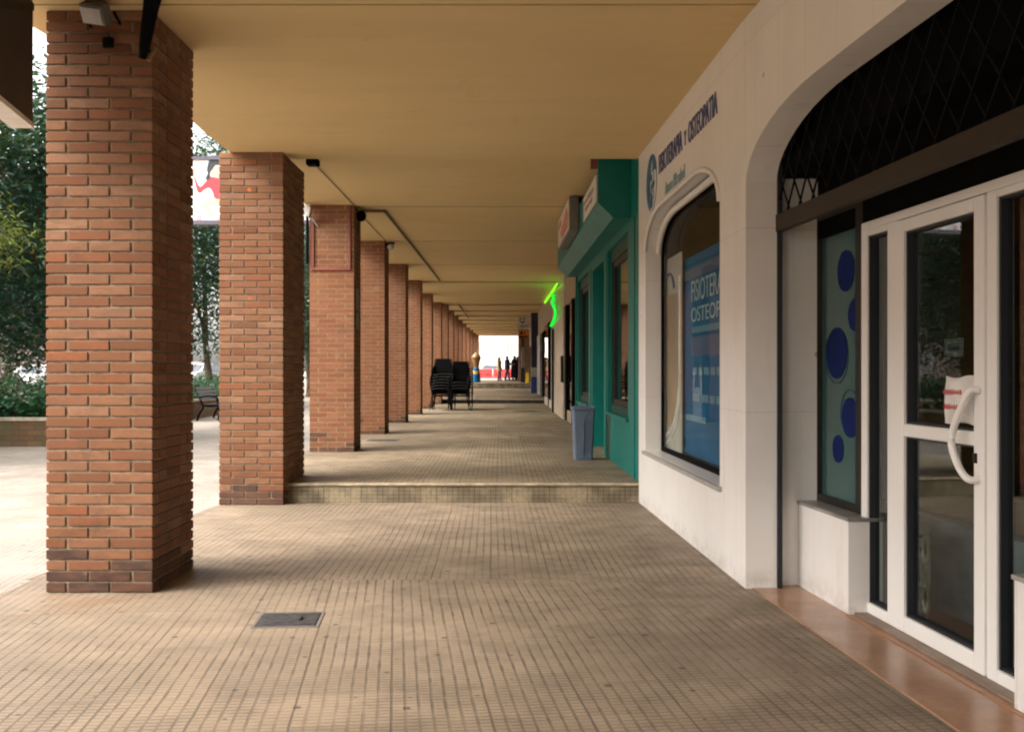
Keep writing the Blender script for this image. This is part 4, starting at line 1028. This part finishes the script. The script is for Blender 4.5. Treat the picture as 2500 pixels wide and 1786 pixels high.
def tree(name, x, y, label, h0, h1, r, clumps, per, size, leafm, seed, flat=.38, off=(0, 0), hollow=.3, z=None):
    rg = random.Random(seed); z = gz(y) if z is None else z
    t = empty(name, (x, y, z), label, 'tree', 'trees on the plaza')
    tr = MB(); top = h0 + (h1 - h0) * .55
    pth = [Vector((0, 0, -.05)), Vector((.03, .02, h0 * .5)), Vector((-.04 + off[0] * .3, .05 + off[1] * .3, h0)), Vector((off[0] * .8, off[1] * .8, top)), Vector((off[0], off[1], h1 - .8))]
    tr.tube(pth, .17, 10, r2=.03)
    for k in range(9):
        a = k * 2.4; b = pth[2].lerp(pth[3], rg.uniform(0, .9)); e = Vector((off[0] + math.cos(a) * r * .75, off[1] + math.sin(a) * r * .75, rg.uniform(h0 + .6, h1 - .6)))
        m = b.lerp(e, .5) + Vector((0, 0, .35)); tr.tube([b, m, e], .06, 6, r2=.012)
    o = tr.build('trunk', M_bark); o.parent = t
    cr = MB(); pts = crown_pts(rg, (off[0], off[1], (h0 + h1) / 2), r, r, (h1 - h0) / 2, clumps, per, size * 3.2, hollow=hollow)
    leaves(cr, pts, size, rg, flat)
    o = cr.build('crown', leafm, fix=False); o.parent = t
    return t

t1 = tree('magnolia_tree', -8.95, 20.6, 'dark glossy magnolia tree standing in the brick planter behind the front pillar', 1.6, 7.3, 2.5, 720, 34, .20, M_leaf, 21, off=(-1.0, -.2), hollow=.15)
t2 = tree('magnolia_tree', -11.05, 36.2, 'magnolia tree with a bare pale trunk, seen under the advertising board', 2.2, 9.8, 3.3, 1000, 34, .21, M_leaf, 22, off=(-.2, 0), hollow=.15)
tree('magnolia_tree', -9.4, 46, 'magnolia tree seen through the narrow gap behind the second brick pillar', 1.2, 9, 2.8, 600, 30, .22, M_leaf, 23)
tree('plaza_tree', -9.75, 17.3, 'yellow green feathery tree hanging in front of the dark magnolia', 3.3, 4.3, .85, 55, 26, .17, M_leafy, 24, flat=.22, off=(.35, 0))
for i, (x, y, lab, sd) in enumerate([(-13.5, 15.5, 'dark plaza tree reflected in the glass door, beside the yellow green tree', 25), (-14.5, 28.5, 'dark plaza tree standing behind the planter wall with the bench', 26), (-12, 60, 'far dark plaza tree beside the parked cars', 28)]):
    q = copy_tree(t1 if i % 2 else t2); q.location = (x, y, gz(y)); q.rotation_euler = (0, 0, sd * 1.3); q['label'] = lab

# planters with coping, soil and ivy
def planter_box(x0, x1, y0, y1, h, label, seed, n):
    r = empty('brick_planter', ((x0 + x1) / 2, (y0 + y1) / 2, 0), label, 'planter', 'brick planters on the plaza')
    mb = MB()
    for b in ((x0, x1, y0, y0 + .25), (x0, x1, y1 - .25, y1), (x0, x0 + .25, y0 + .25, y1 - .25), (x1 - .25, x1, y0 + .25, y1 - .25)): mb.box(*b, -.05, h - .065)
    parented(mb.build('wall', M_planter), r)
    mb = MB()
    for b in ((x0 - .04, x1 + .04, y0 - .04, y0 + .29), (x0 - .04, x1 + .04, y1 - .29, y1 + .04), (x0 - .04, x0 + .29, y0 + .29, y1 - .29), (x1 - .29, x1 + .04, y0 + .29, y1 - .29)): mb.box(*b, h - .065, h)
    parented(mb.build('coping', M_coping, bevel=.01), r)
    mb = MB(); mb.box(x0 + .25, x1 - .25, y0 + .25, y1 - .25, -.05, h - .08); parented(mb.build('soil', M_soil), r)
    rg = random.Random(seed); iv = MB(); pts = []
    for _ in range(n):
        y = y0 + .15 + (rg.random() ** 1.8) * (y1 - y0 - .3); x = rg.uniform(x0 + .2, x1 - .1)
        top = .42 + .18 * math.sin(x * 2.1) + .12 * math.sin(x * 5 + y * 3); pts.append((x, y, h + max(.02, top * (1 - rg.random() ** 2.2)) - .02))
    leaves(iv, pts, .14, rg, .85, .1)
    o = iv.build('ivy', M_ivy, fix=False); tag(o, kind='stuff')
planter_box(-15, -7.7, 18.3, 22.2, .53, 'low brick planter with ivy behind the front brick pillar, a magnolia growing in it', 31, 6500)
planter_box(-16, -9.15, 26.6, 42, .55, 'long brick planter with a leafy hedge behind the iron bench', 32, 9000)
rg = random.Random(40)
for i, (x, y, hh, rr_s, lab) in enumerate([(-10.2, 20.4, 1.5, .8, 'grey green shrub rising above the ivy in the planter behind the front pillar'), (-8.6, 21.3, 1.2, .6, 'smaller grey green shrub at the corner of the ivy planter'), (-11.4, 21.2, 1.35, .7, 'pale flowering shrub at the outer end of the ivy planter'), (-9.9, 29.5, .8, .55, 'low bright green shrub at the edge of the hedge planter'), (-10.1, 32.5, .8, .6, 'rounded green shrub in the hedge planter behind the bench')]):
    s_ = empty('shrub', (x, y, .45), lab, 'shrub', 'shrubs in the planters')
    mb = MB()
    for k in range(7):
        a = k * .9; mb.tube([(0, 0, 0), (math.cos(a) * rr_s * .4, math.sin(a) * rr_s * .4, hh * .5), (math.cos(a) * rr_s * .7, math.sin(a) * rr_s * .7, hh * .85)], .014, 5, r2=.005)
    o = mb.build('stem', M_bark); o.parent = s_
    mb = MB(); leaves(mb, crown_pts(rg, (0, 0, hh * .6), rr_s, rr_s, hh * .45, 60, 16, .3, hollow=0), .09, rg, .4)
    o = mb.build('foliage', M_ivy if i > 2 else M_shrub, fix=False); o.parent = s_

# iron bench
be = empty('park_bench', (-8.35, 28.3, 0), 'park bench with black iron ends beside the hedge planter', 'bench')
def bp(mb, n, m): o = mb.build(n, m); o.parent = be; return o
for y in (-.75, .75):
    mb = MB(); mb.tube(smooth_pts([(-.42, y, .95), (-.34, y, .72), (-.22, y, .46), (-.20, y, .36), (-.30, y, .18), (-.36, y, .0)]), .03, 8); mb.tube(smooth_pts([(-.22, y, .44), (.0, y, .40), (.22, y, .42), (.25, y, .3), (.22, y, .0)]), .028, 8)
    mb.tube(smooth_pts([(-.30, y, .64), (-.1, y, .68), (.16, y, .66), (.22, y, .56), (.18, y, .43)]), .022, 8); bp(mb, 'iron_end', M_black)
mb = MB()
for k in range(5): x = -.16 + k * .085; mb.chamfer(x, x + .07, -.85, .85, .435, .46, .006)
bp(mb, 'seat', M_dkbrown)
mb = MB()
for k in range(4): z = .56 + k * .1; x = -.27 - k * .036; mb.hexa([(x, -.85, z), (x + .02, -.85, z - .004), (x + .02, .85, z - .004), (x, .85, z), (x - .028, -.85, z + .075), (x - .008, -.85, z + .071), (x - .008, .85, z + .071), (x - .028, .85, z + .075)])
bp(mb, 'backrest', M_dkbrown)

# advertising board on the outer side of the third pillar
bb = empty('advertising_board', (-4.2, 14.9, 3.56), 'white advertising board with a woman in a red jumper, fixed outside the arcade', 'billboard')
q = lambda a, b, n=0: ((a / 5.8 + 440 - 1250) / F * 14.9, 14.9 - n, EYE + (903 - (b / 5.8 + 280)) / F * 14.9)
mb = MB(); mb.box(-5.35, -2.98, 14.905, 15.05, 3.60, 4.58); parented(mb.build('panel', M_steel), bb)
mb = MB(); mb.box(-5.32, -3.0, 14.899, 14.904, 3.64, 4.54); parented(mb.build('face', simple('board white', (.78, .76, .74), .5)), bb)
mb = MB()
for b_ in ((-5.38, -2.96, 4.541, 4.59), (-5.38, -2.96, 3.575, 3.635)): mb.box(b_[0], b_[1], 14.87, 15.06, b_[2], b_[3])
parented(mb.build('frame', simple('board frame', (.10, .09, .12), .5)), bb)
mb = MB(); mb.box(-2.98, -2.955, 14.95, 15.0, 3.7, 3.75); mb.box(-2.98, -2.955, 14.95, 15.0, 4.4, 4.45); parented(mb.build('bracket', M_black), bb)
def shape(n, m, pts, d=.004):
    mb = MB(); plate(mb, [smooth_pts(pts + [pts[0]], 4)[:-1]], d, lambda a, b, nn: q(a, b, .002 + nn)); parented(mb.build(n, m), bb)
shape('printed_leg', simple('poster skin', (.72, .42, .33), .5), [(295, 1265), (350, 1220), (450, 1190), (560, 1195), (600, 1240), (560, 1285), (440, 1290), (395, 1300), (470, 1390), (560, 1490), (520, 1495), (400, 1400), (310, 1310)], .003)
shape('printed_face', MATS['poster skin'], [(415, 800), (470, 745), (530, 730), (580, 780), (575, 870), (530, 905), (480, 895), (440, 865)], .0032)
shape('printed_jumper', simple('poster red', (.55, .045, .06), .5), [(430, 880), (530, 900), (590, 920), (610, 1060), (590, 1190), (490, 1180), (465, 1110), (415, 1035), (340, 1060), (285, 1105), (245, 1085), (220, 1000), (195, 880), (212, 890), (250, 975), (292, 1020), (365, 945)], .004)
shape('printed_hair', simple('poster black', (.03, .035, .045), .5), [(450, 588), (530, 575), (600, 640), (600, 740), (560, 720), (500, 715), (465, 765), (420, 830), (430, 900), (385, 930), (362, 900), (388, 835), (378, 780), (395, 690), (420, 635)], .005)
mb = MB(); mb.tube([q(195, 880, .004), q(186, 840, .004), q(205, 720, .004)], .012, 6); parented(mb.build('printed_stick', MATS['poster skin']), bb)
mb = MB(); plate(mb, [[(232, 1425), (300, 1420), (302, 1495), (230, 1500)]], .003, lambda a, b, nn: q(a, b, .002 + nn)); parented(mb.build('printed_badge', simple('poster pink', (.7, .33, .38), .5)), bb)

# dark sign box hanging outside the arcade, upper corner
PS = lambda Y, z, n=0.0: (-2.885 - .183 * (Y - 6.0) - n, Y, z)
ds = empty('sign_box', (-2.8, 5, 2.85), 'dark sign box with an underside coloured as if lit from below, hanging beside the front brick pillar', 'sign')
mb = MB(); mb.wall(PS, 3.2, 6.0, 2.885, 3.62, 0, .125); parented(mb.build('housing', simple('sign box brown', (.045, .032, .022), .6), bevel=.006), ds)
mb = MB(); mb.wall(PS, 3.2, 6.0, 2.855, 2.884, -.006, .13); parented(mb.build('underside', M_signw), ds)  # light bounced up from the ground is put into this pale colour
mb = MB(); mb.hexa([PS(5.98, 3.555, -.012), PS(5.98, 3.555, -.001), PS(4.3, 2.99, -.001), PS(4.3, 2.99, -.012), PS(5.98, 3.60, -.012), PS(5.98, 3.60, -.001), PS(4.3, 3.035, -.001), PS(4.3, 3.035, -.012)]); parented(mb.build('strip', M_bronze), ds)
mb = MB()
for y in (3.6, 5.6): mb.tube([PS(y, 3.62, .06), PS(y, Z1 + .05, .06)], .015, 6)
parented(mb.build('hanger', M_black), ds)

# ---- parked cars
def car(x, y, z, rz, paint, label, s=1.0):
    r = empty('parked_car', (x, y, z), label, 'car', 'parked cars', rz)
    prof = [(-2.05, .32), (-2.08, .62), (-1.95, .82), (-1.2, .93), (-.55, 1.38), (.55, 1.44), (1.45, 1.30), (1.95, .92), (2.05, .68), (2.02, .32)]
    mb = MB(); n = len(prof)
    def ringat(yy, k): return [(px * (1 if pz < 1 else 1), yy * (1 if pz < .95 else k), pz) for px, pz in prof]
    rings = [ringat(-.80, .80), ringat(-.86, .82), ringat(.86, .82), ringat(.80, .80)]
    v = [p for rg_ in rings for p in rg_]; f = [tuple(range(n)), tuple(3 * n + i for i in range(n))]
    for i in range(3):
        for k in range(n): f.append((i * n + k, i * n + (k + 1) % n, (i + 1) * n + (k + 1) % n, (i + 1) * n + k))
    mb.add(v, f); o = mb.build('body', paint, bevel=.05); o.parent = r
    mb = MB()
    for s_ in (-1, 1): mb.hexa([(-1.0, s_ * .855, .97), (1.45, s_ * .855, .97), (1.45, s_ * .845, .97), (-1.0, s_ * .845, .97), (-.5, s_ * .725, 1.34), (1.25, s_ * .725, 1.30), (1.25, s_ * .71, 1.30), (-.5, s_ * .71, 1.34)])
    mb.hexa([(-1.16, -.62, .97), (-1.16, .62, .97), (-1.14, .62, .96), (-1.14, -.62, .96), (-.60, -.56, 1.36), (-.60, .56, 1.36), (-.58, .56, 1.35), (-.58, -.56, 1.35)])
    o = mb.build('windows', M_window); o.parent = r
    for wx in (-1.3, 1.3):
        for s_ in (-1, 1):
            rot = Matrix.Rotation(R(90), 4, 'X')
            mb = MB(); mb.lathe([(.18, -.10), (.30, -.10), (.32, -.07), (.32, .07), (.30, .10), (.18, .10)], (wx, s_ * .78, .32), 20, rot=rot); w_ = mb.build('wheel', M_tyre); w_.parent = r
            mb = MB(); mb.lathe([(.02, -.105), (.17, -.102), (.17, .102), (.02, .105)], (wx, s_ * .78, .32), 14, rot=rot); o = mb.build('rim', M_rim); o.parent = w_
    for s_ in (-1, 1):
        mb = MB(); mb.box(-2.09, -2.0, s_ * .62 - .14, s_ * .62 + .14, .62, .75); o = mb.build('headlight', M_lamp); o.parent = r
    return r
ca = car(-25.2, 53, gz(53), R(90), M_carw, 'white car parked on the street behind the ivy planter')
for x, y, p, lab, rz in ((-27, 57.5, M_carr, 'red car parked behind the white one on the street', 92), (-19.5, 62, M_carg, 'silver car parked beyond the magnolia with the bare trunk', 80), (-2.6, 118, M_carw, 'white car behind the red barriers outside the far exit', 0), (-24.5, 76, M_carr, 'red car standing far along the street beyond the hedge planter', 90)):
    c_ = copy_tree(ca); c_.location = (x, y, gz(y)); c_.rotation_euler = (0, 0, R(rz)); c_['label'] = lab
    if p is not M_carw:
        for ch in kids(c_):
            if ch.name.startswith('body'): ch.data = ch.data.copy(); ch.data.materials[0] = p
# ---- background buildings
def building(x0, x1, y0, y1, h, m, label, face, nx, nz, roof=True):
    z = gz((y0 + y1) / 2)
    r = empty('apartment_building', ((x0 + x1) / 2, (y0 + y1) / 2, z), label, 'building', 'buildings across the street')
    mb = MB(); mb.box(x0, x1, y0, y1, -.2, h); parented(mb.build('wall', m), r)
    if roof:
        mb = MB(); mb.hexa([(x0 - .5, y0 - .5, h), (x1 + .5, y0 - .5, h), (x1 + .5, y1 + .5, h), (x0 - .5, y1 + .5, h), (x0 + 2, y0 + 2, h + 1.6), (x1 - 2, y0 + 2, h + 1.6), (x1 - 2, y1 - 2, h + 1.6), (x0 + 2, y1 - 2, h + 1.6)]); parented(mb.build('roof', M_roof), r)
    for i in range(nx):
        for k in range(nz):
            zc = 1.8 + k * 3.0
            if face == 'x':
                yc = y0 + (y1 - y0) * (i + .5) / nx
                mb = MB(); mb.box(x1 + .002, x1 + .10, yc - .75, yc + .75, zc - .95, zc + .95); w_ = parented(mb.build('window', M_facade), r)
                mb = MB(); mb.box(x1 + .101, x1 + .12, yc - .6, yc - .03, zc - .8, zc + .8); mb.box(x1 + .101, x1 + .12, yc + .03, yc + .6, zc - .8, zc + .8)
            else:
                xc = x0 + (x1 - x0) * (i + .5) / nx
                mb = MB(); mb.box(xc - .75, xc + .75, y0 - .10, y0 - .002, zc - .95, zc + .95); w_ = parented(mb.build('window', M_facade), r)
                mb = MB(); mb.box(xc - .6, xc - .03, y0 - .12, y0 - .101, zc - .8, zc + .8); mb.box(xc + .03, xc + .6, y0 - .12, y0 - .101, zc - .8, zc + .8)
            o = mb.build('pane', M_pane); o.parent = w_
building(-52, -39, 20, 62, 10.2, M_facade, 'long pale apartment building across the street behind the parked cars', 'x', 9, 3)
building(-52, -39, 66, 108, 10.2, M_facade2, 'pink rendered building next to the long pale one across the street', 'x', 7, 3)
building(-52, -39, -40, 16, 10.2, M_facade2, 'pink rendered building across the street, opposite the glass door', 'x', 8, 3)
building(-30, 34, 150, 162, 12.5, M_facade, 'wide pale building closing the street beyond the far exit', 'y', 14, 4)

# ---- far end of the arcade
for i, x in enumerate((-5.2, -3.15, -1.1, .95)):
    r = empty('red_barrier', (x, 110, .62), 'red plastic street barrier outside the far exit, %s' % ('first of the row from the pillars', 'second of the row from the pillars', 'third of the row from the pillars', 'end of the row by the shops')[i], 'barrier', 'red barriers across the street')
    mb = MB(); mb.hexa([(-1, -.25, 0), (1, -.25, 0), (1, .25, 0), (-1, .25, 0), (-.97, -.1, .9), (.97, -.1, .9), (.97, .1, .9), (-.97, .1, .9)]); o = mb.build('body', M_red, bevel=.04); o.parent = r
    mb = MB()
    for k in (-.5, .5): mb.box(k - .25, k + .25, -.262, -.20, .30, .38)
    o = mb.build('slot', M_maroon); o.parent = r
ic = empty('ice_cream_bin', (-2.21, 61.6, RZ4), 'blue bin with a yellow band and a large ice cream cone on top', 'bin')
mb = MB(); mb.lathe([(.27, 0), (.275, .03), (.235, .52)], (0, 0, 0), 24); o = mb.build('base', M_blue); o.parent = ic
mb = MB(); mb.lathe([(.235, .521), (.21, .70)], (0, 0, 0), 24); o = mb.build('band', M_yellow); o.parent = ic
mb = MB(); mb.lathe([(.21, .701), (.17, .88), (.12, .92)], (0, 0, 0), 24); o = mb.build('collar', M_blue); o.parent = ic
mb = MB(); mb.lathe([(.11, .921), (.27, 1.45), (.29, 1.46), (.29, 1.52)], (0, 0, 0), 24); o = mb.build('cone', M_cone); o.parent = ic
mb = MB(); mb.lathe([(.27, 1.521), (.27, 1.58), (.22, 1.62), (.23, 1.67), (.16, 1.72), (.15, 1.76), (.07, 1.81), (.01, 1.86)], (0, 0, 0), 24); o = mb.build('swirl', M_cream, smooth=True); o.parent = ic
bo = empty('bollard', (-2.72, 61.3, RZ4), 'pale post standing between the ice cream bin and the stacked chairs', 'bollard')
mb = MB(); mb.lathe([(.10, 0), (.10, .05), (.07, .06), (.065, .72), (.02, .76)], (0, 0, 0), 14); o = mb.build('post', M_lgrey); o.parent = bo
mb = MB(); mb.lathe([(.0705, .55), (.0705, .62)], (0, 0, 0), 14); o = mb.build('band', M_steel); o.parent = bo

# ---- people
def person(x, y, z, h, rz, label, coat, coat_m, leg_m, boots_m, stance=.12, arm=(.18, .25), coat_len=.42, wide=1.0, hair_long=True, fwd=(0, 0)):
    r = empty('person', (x, y, z), label, 'person', None, rz); k = h / 1.7
    J = {'pel': (0, 0, .92), 'sp': (0, 0, 1.12), 'ch': (0, 0, 1.34), 'nk': (0, .01, 1.47), 'hd': (0, -.015, 1.56), 'top': (0, -.01, 1.66)}
    Rr = {'pel': .13, 'sp': .115, 'ch': .125, 'nk': .05, 'hd': .088, 'top': .07}
    ed = [('pel', 'sp'), ('sp', 'ch'), ('ch', 'nk'), ('nk', 'hd'), ('hd', 'top')]
    for s, nm in ((-1, 'l'), (1, 'r')):
        st = stance * s
        J.update({'hip' + nm: (.09 * s, 0, .88), 'kn' + nm: (.085 * s, st * .7 - .03, .49), 'an' + nm: (.08 * s, st, .09), 'to' + nm: (.085 * s, st - .16, .035),
                  'sh' + nm: (.19 * s, 0, 1.40), 'el' + nm: (.24 * s, .03 - fwd[0], 1.13), 'wr' + nm: (.22 * s, -arm[0] - fwd[1], .93 + arm[1] * .3), 'ha' + nm: (.21 * s, -arm[0] - .08 - fwd[1], .88 + arm[1] * .3)})
        Rr.update({'hip' + nm: .095, 'kn' + nm: .06, 'an' + nm: .045, 'to' + nm: .035, 'sh' + nm: .062, 'el' + nm: .045, 'wr' + nm: .032, 'ha' + nm: .035})
        ed += [('pel', 'hip' + nm), ('hip' + nm, 'kn' + nm), ('kn' + nm, 'an' + nm), ('an' + nm, 'to' + nm), ('ch', 'sh' + nm), ('sh' + nm, 'el' + nm), ('el' + nm, 'wr' + nm), ('wr' + nm, 'ha' + nm)]
    names = list(J); me = bpy.data.meshes.new('person_body')
    me.from_pydata([Vector(J[n]) * k for n in names], [(names.index(a), names.index(b)) for a, b in ed], [])
    o = bpy.data.objects.new('body', me); COL.objects.link(o); o.parent = r; me.materials.append(M_skin)
    sk = o.modifiers.new('skin', 'SKIN'); o.modifiers.new('sub', 'SUBSURF').levels = 1
    sv = me.skin_vertices[0].data
    for i, n in enumerate(names): sv[i].radius = (Rr[n] * k, Rr[n] * k); sv[i].use_root = n == 'pel'
    def P(n, d=(0, 0, 0)): return (Vector(J[n]) + Vector(d)) * k
    # trousers
    mb = MB()
    for nm in 'lr': mb.tube([P('hip' + nm), P('kn' + nm), P('an' + nm, (0, 0, .0))], .105 * k, 10, r2=.062 * k)
    mb.tube([P('pel', (0, 0, -.08)), P('sp', (0, 0, -.05))], .15 * k, 12); o = mb.build('trousers', leg_m, smooth=True); o.parent = r
    mb = MB()
    for nm in 'lr': mb.tube([P('an' + nm, (0, 0, .18)), P('an' + nm), P('an' + nm, (0, 0, -.05))], .066 * k, 10); mb.tube([P('an' + nm, (0, .04, -.045)), P('to' + nm, (0, -.03, .01))], .055 * k, 10, r2=.04 * k)
    o = mb.build('boots', boots_m, smooth=True); o.parent = r
    mb = MB(); hem = .92 - coat_len
    rings = []
    for zz, rx, ry in ((hem, .19, .17), (.75, .19, .165) if hem < .7 else (hem + .02, .19, .17), (.98, .175, .14), (1.15, .175, .135), (1.32, .205, .14), (1.42, .19, .12), (1.475, .085, .08), (1.50, .07, .07)):
        rings.append([(rx * wide * k * math.cos(t), ry * wide * k * math.sin(t), zz * k) for t in [2 * math.pi * i / 18 for i in range(18)]])
    loft(mb, rings)
    for nm in 'lr': mb.tube([P('sh' + nm, (0, 0, -.01)), P('el' + nm), P('wr' + nm)], .078 * k * (.5 + .5 * wide), 10, r2=.05 * k)
    o = mb.build(coat, coat_m, smooth=True); o.parent = r
    mb = MB(); mb.ball(Vector((0, .012, 1.60)) * k, .108 * k, sz=1.12)
    if hair_long: mb.ball(Vector((0, .055, 1.49)) * k, .085 * k, sz=1.5)
    o = mb.build('hair', M_hair, smooth=True); o.parent = r
    return r
person(-.905, 71.2, RZ4, 1.66, R(75), 'person in a tan coat and dark boots standing sideways at the far exit', 'coat', M_tancl, M_maroon, M_maroon, .10, (.08, 0), .26, 1.15)
person(-.34, 71.0, RZ4, 1.74, R(72), 'person in a navy jacket facing the two others at the far exit', 'jacket', M_navycl, M_navycl, M_blackcl, .17, (.30, .8), .14, 1.25, False, (.10, .1))
person(.17, 71.4, RZ4, 1.76, R(-80), 'person in a long black coat facing the one in the navy jacket', 'long_coat', M_blackcl, M_blackcl, M_blackcl, .08, (.30, .8), .72, 1.5, True, (.10, .1))
person(.40, 71.9, RZ4, 1.70, R(-100), 'person in a black coat half hidden behind the long black coat at the far exit', 'coat', M_blackcl, M_navycl, M_blackcl, .06, (.10, .1), .5, 1.4, True)

# ---- stacked terrace chairs
def make_chair():
    r = empty('terrace_chair', (0, 0, 0), 'black terrace chair', 'chair', 'stacked terrace chairs')
    def c_(mb, n, m=M_black): o = mb.build(n, m); o.parent = r; return o
    for sx in (-1, 1):
        mb = MB(); mb.tube([(sx * .27, -.26, 0), (sx * .265, -.25, .42), (sx * .27, -.24, .64)], .014, 6); c_(mb, 'leg')
        mb = MB(); mb.tube([(sx * .27, .30, 0), (sx * .25, .22, .42), (sx * .25, .30, .86)], .014, 6); c_(mb, 'leg')
        mb = MB(); mb.tube([(sx * .27, -.26, .64), (sx * .285, -.1, .66), (sx * .28, .12, .655), (sx * .255, .26, .62)], .018, 6); c_(mb, 'armrest', M_steelarm)
    mb = MB(); mb.chamfer(-.245, .245, -.24, .20, .415, .44, .006); c_(mb, 'seat')
    mb = MB(); mb.hexa([(-.235, .215, .46), (.235, .215, .46), (.235, .235, .46), (-.235, .235, .46), (-.225, .30, .87), (.225, .30, .87), (.225, .32, .865), (-.225, .32, .865)]); c_(mb, 'backrest')
    return r
M_steelarm = simple('dull aluminium', (.012, .011, .010), .7, .15)
ch = make_chair(); first = True
ORD = ['lowest', 'second from the floor', 'third from the floor', 'fourth from the floor', 'fifth from the floor', 'sixth from the floor', 'seventh from the floor', 'eighth from the floor', 'topmost']
for sx, sy, rz, n, nm in ((-2.10, 30.38, R(6), 9, 'the tall stack next to the brick pillar'), (-1.53, 30.36, R(172), 8, 'the tall stack towards the open walkway'), (-2.12, 29.68, R(84), 6, 'the front stack next to the brick pillar'), (-1.55, 29.66, R(-80), 3, 'the low front stack towards the open walkway')):
    for k in range(n):
        q_ = ch if first else copy_tree(ch); first = False
        lean = .016 * k
        q_.location = (sx - math.sin(-rz) * 0 + lean * math.sin(rz), sy - lean * math.cos(rz), RZ + k * .085); q_.rotation_euler = (0, 0, rz + rnd.uniform(-.04, .04))
        q_['label'] = 'black terrace chair, %s in %s' % (ORD[k] if k < n - 1 else 'topmost', nm)
# ================================================================== LIGHT, CAMERA
w = bpy.data.worlds.new('World'); S.world = w; w.use_nodes = True
nt = w.node_tree; nt.nodes.clear()
sky = nt.nodes.new('ShaderNodeTexSky'); sky.sky_type = 'NISHITA'; sky.sun_disc = False
SUN_EL, SUN_AZ = R(44), R(-112)          # azimuth from +Y, towards +X positive
sky.sun_elevation = SUN_EL; sky.sun_rotation = SUN_AZ; sky.air_density = 1.0; sky.dust_density = 4.0; sky.ozone_density = 1.0
hs = nt.nodes.new('ShaderNodeHueSaturation'); hs.inputs['Saturation'].default_value = .22; nt.links.new(sky.outputs[0], hs.inputs['Color'])
wm = nt.nodes.new('ShaderNodeMix'); wm.data_type = 'RGBA'; wm.blend_type = 'MULTIPLY'; wm.inputs[0].default_value = 1; wm.inputs[7].default_value = (1.02, 1.0, .96, 1)
nt.links.new(hs.outputs[0], wm.inputs[6])
bg = nt.nodes.new('ShaderNodeBackground'); bg.inputs[1].default_value = .15; nt.links.new(wm.outputs[2], bg.inputs[0])
wo = nt.nodes.new('ShaderNodeOutputWorld'); nt.links.new(bg.outputs[0], wo.inputs[0])
sl = bpy.data.lights.new('sun', 'SUN'); sl.energy = .8; sl.angle = R(75); sl.color = (1, .96, .89)
so = bpy.data.objects.new('sun', sl); COL.objects.link(so)
d = Vector((math.sin(SUN_AZ) * math.cos(SUN_EL), math.cos(SUN_AZ) * math.cos(SUN_EL), math.sin(SUN_EL)))
so.rotation_euler = d.to_track_quat('Z', 'Y').to_euler()

cam = bpy.data.cameras.new('camera'); co = bpy.data.objects.new('camera', cam); COL.objects.link(co)
co.location = (0, 0, EYE); co.rotation_euler = (R(90), 0, 0)
cam.sensor_width = 36; cam.lens = 36 * F / 2500; cam.shift_y = 10 / 2500; cam.clip_end = 3000; cam.clip_start = .05
S.camera = co
S.cycles.use_denoising = True
S.render.engine = 'CYCLES'
S.view_settings.view_transform = 'Standard'; S.view_settings.look = 'None'; S.view_settings.gamma = 1
S.view_settings.use_curve_mapping = False
S.view_settings.exposure = 2.2
cy = S.cycles; cy.max_bounces = 12; cy.diffuse_bounces = 3; cy.glossy_bounces = 5; cy.transparent_max_bounces = 24
cy.caustics_reflective = False; cy.caustics_refractive = False; cy.sample_clamp_indirect = 8
cy.pixel_filter_type = 'BLACKMAN_HARRIS'; cy.filter_width = 2.1
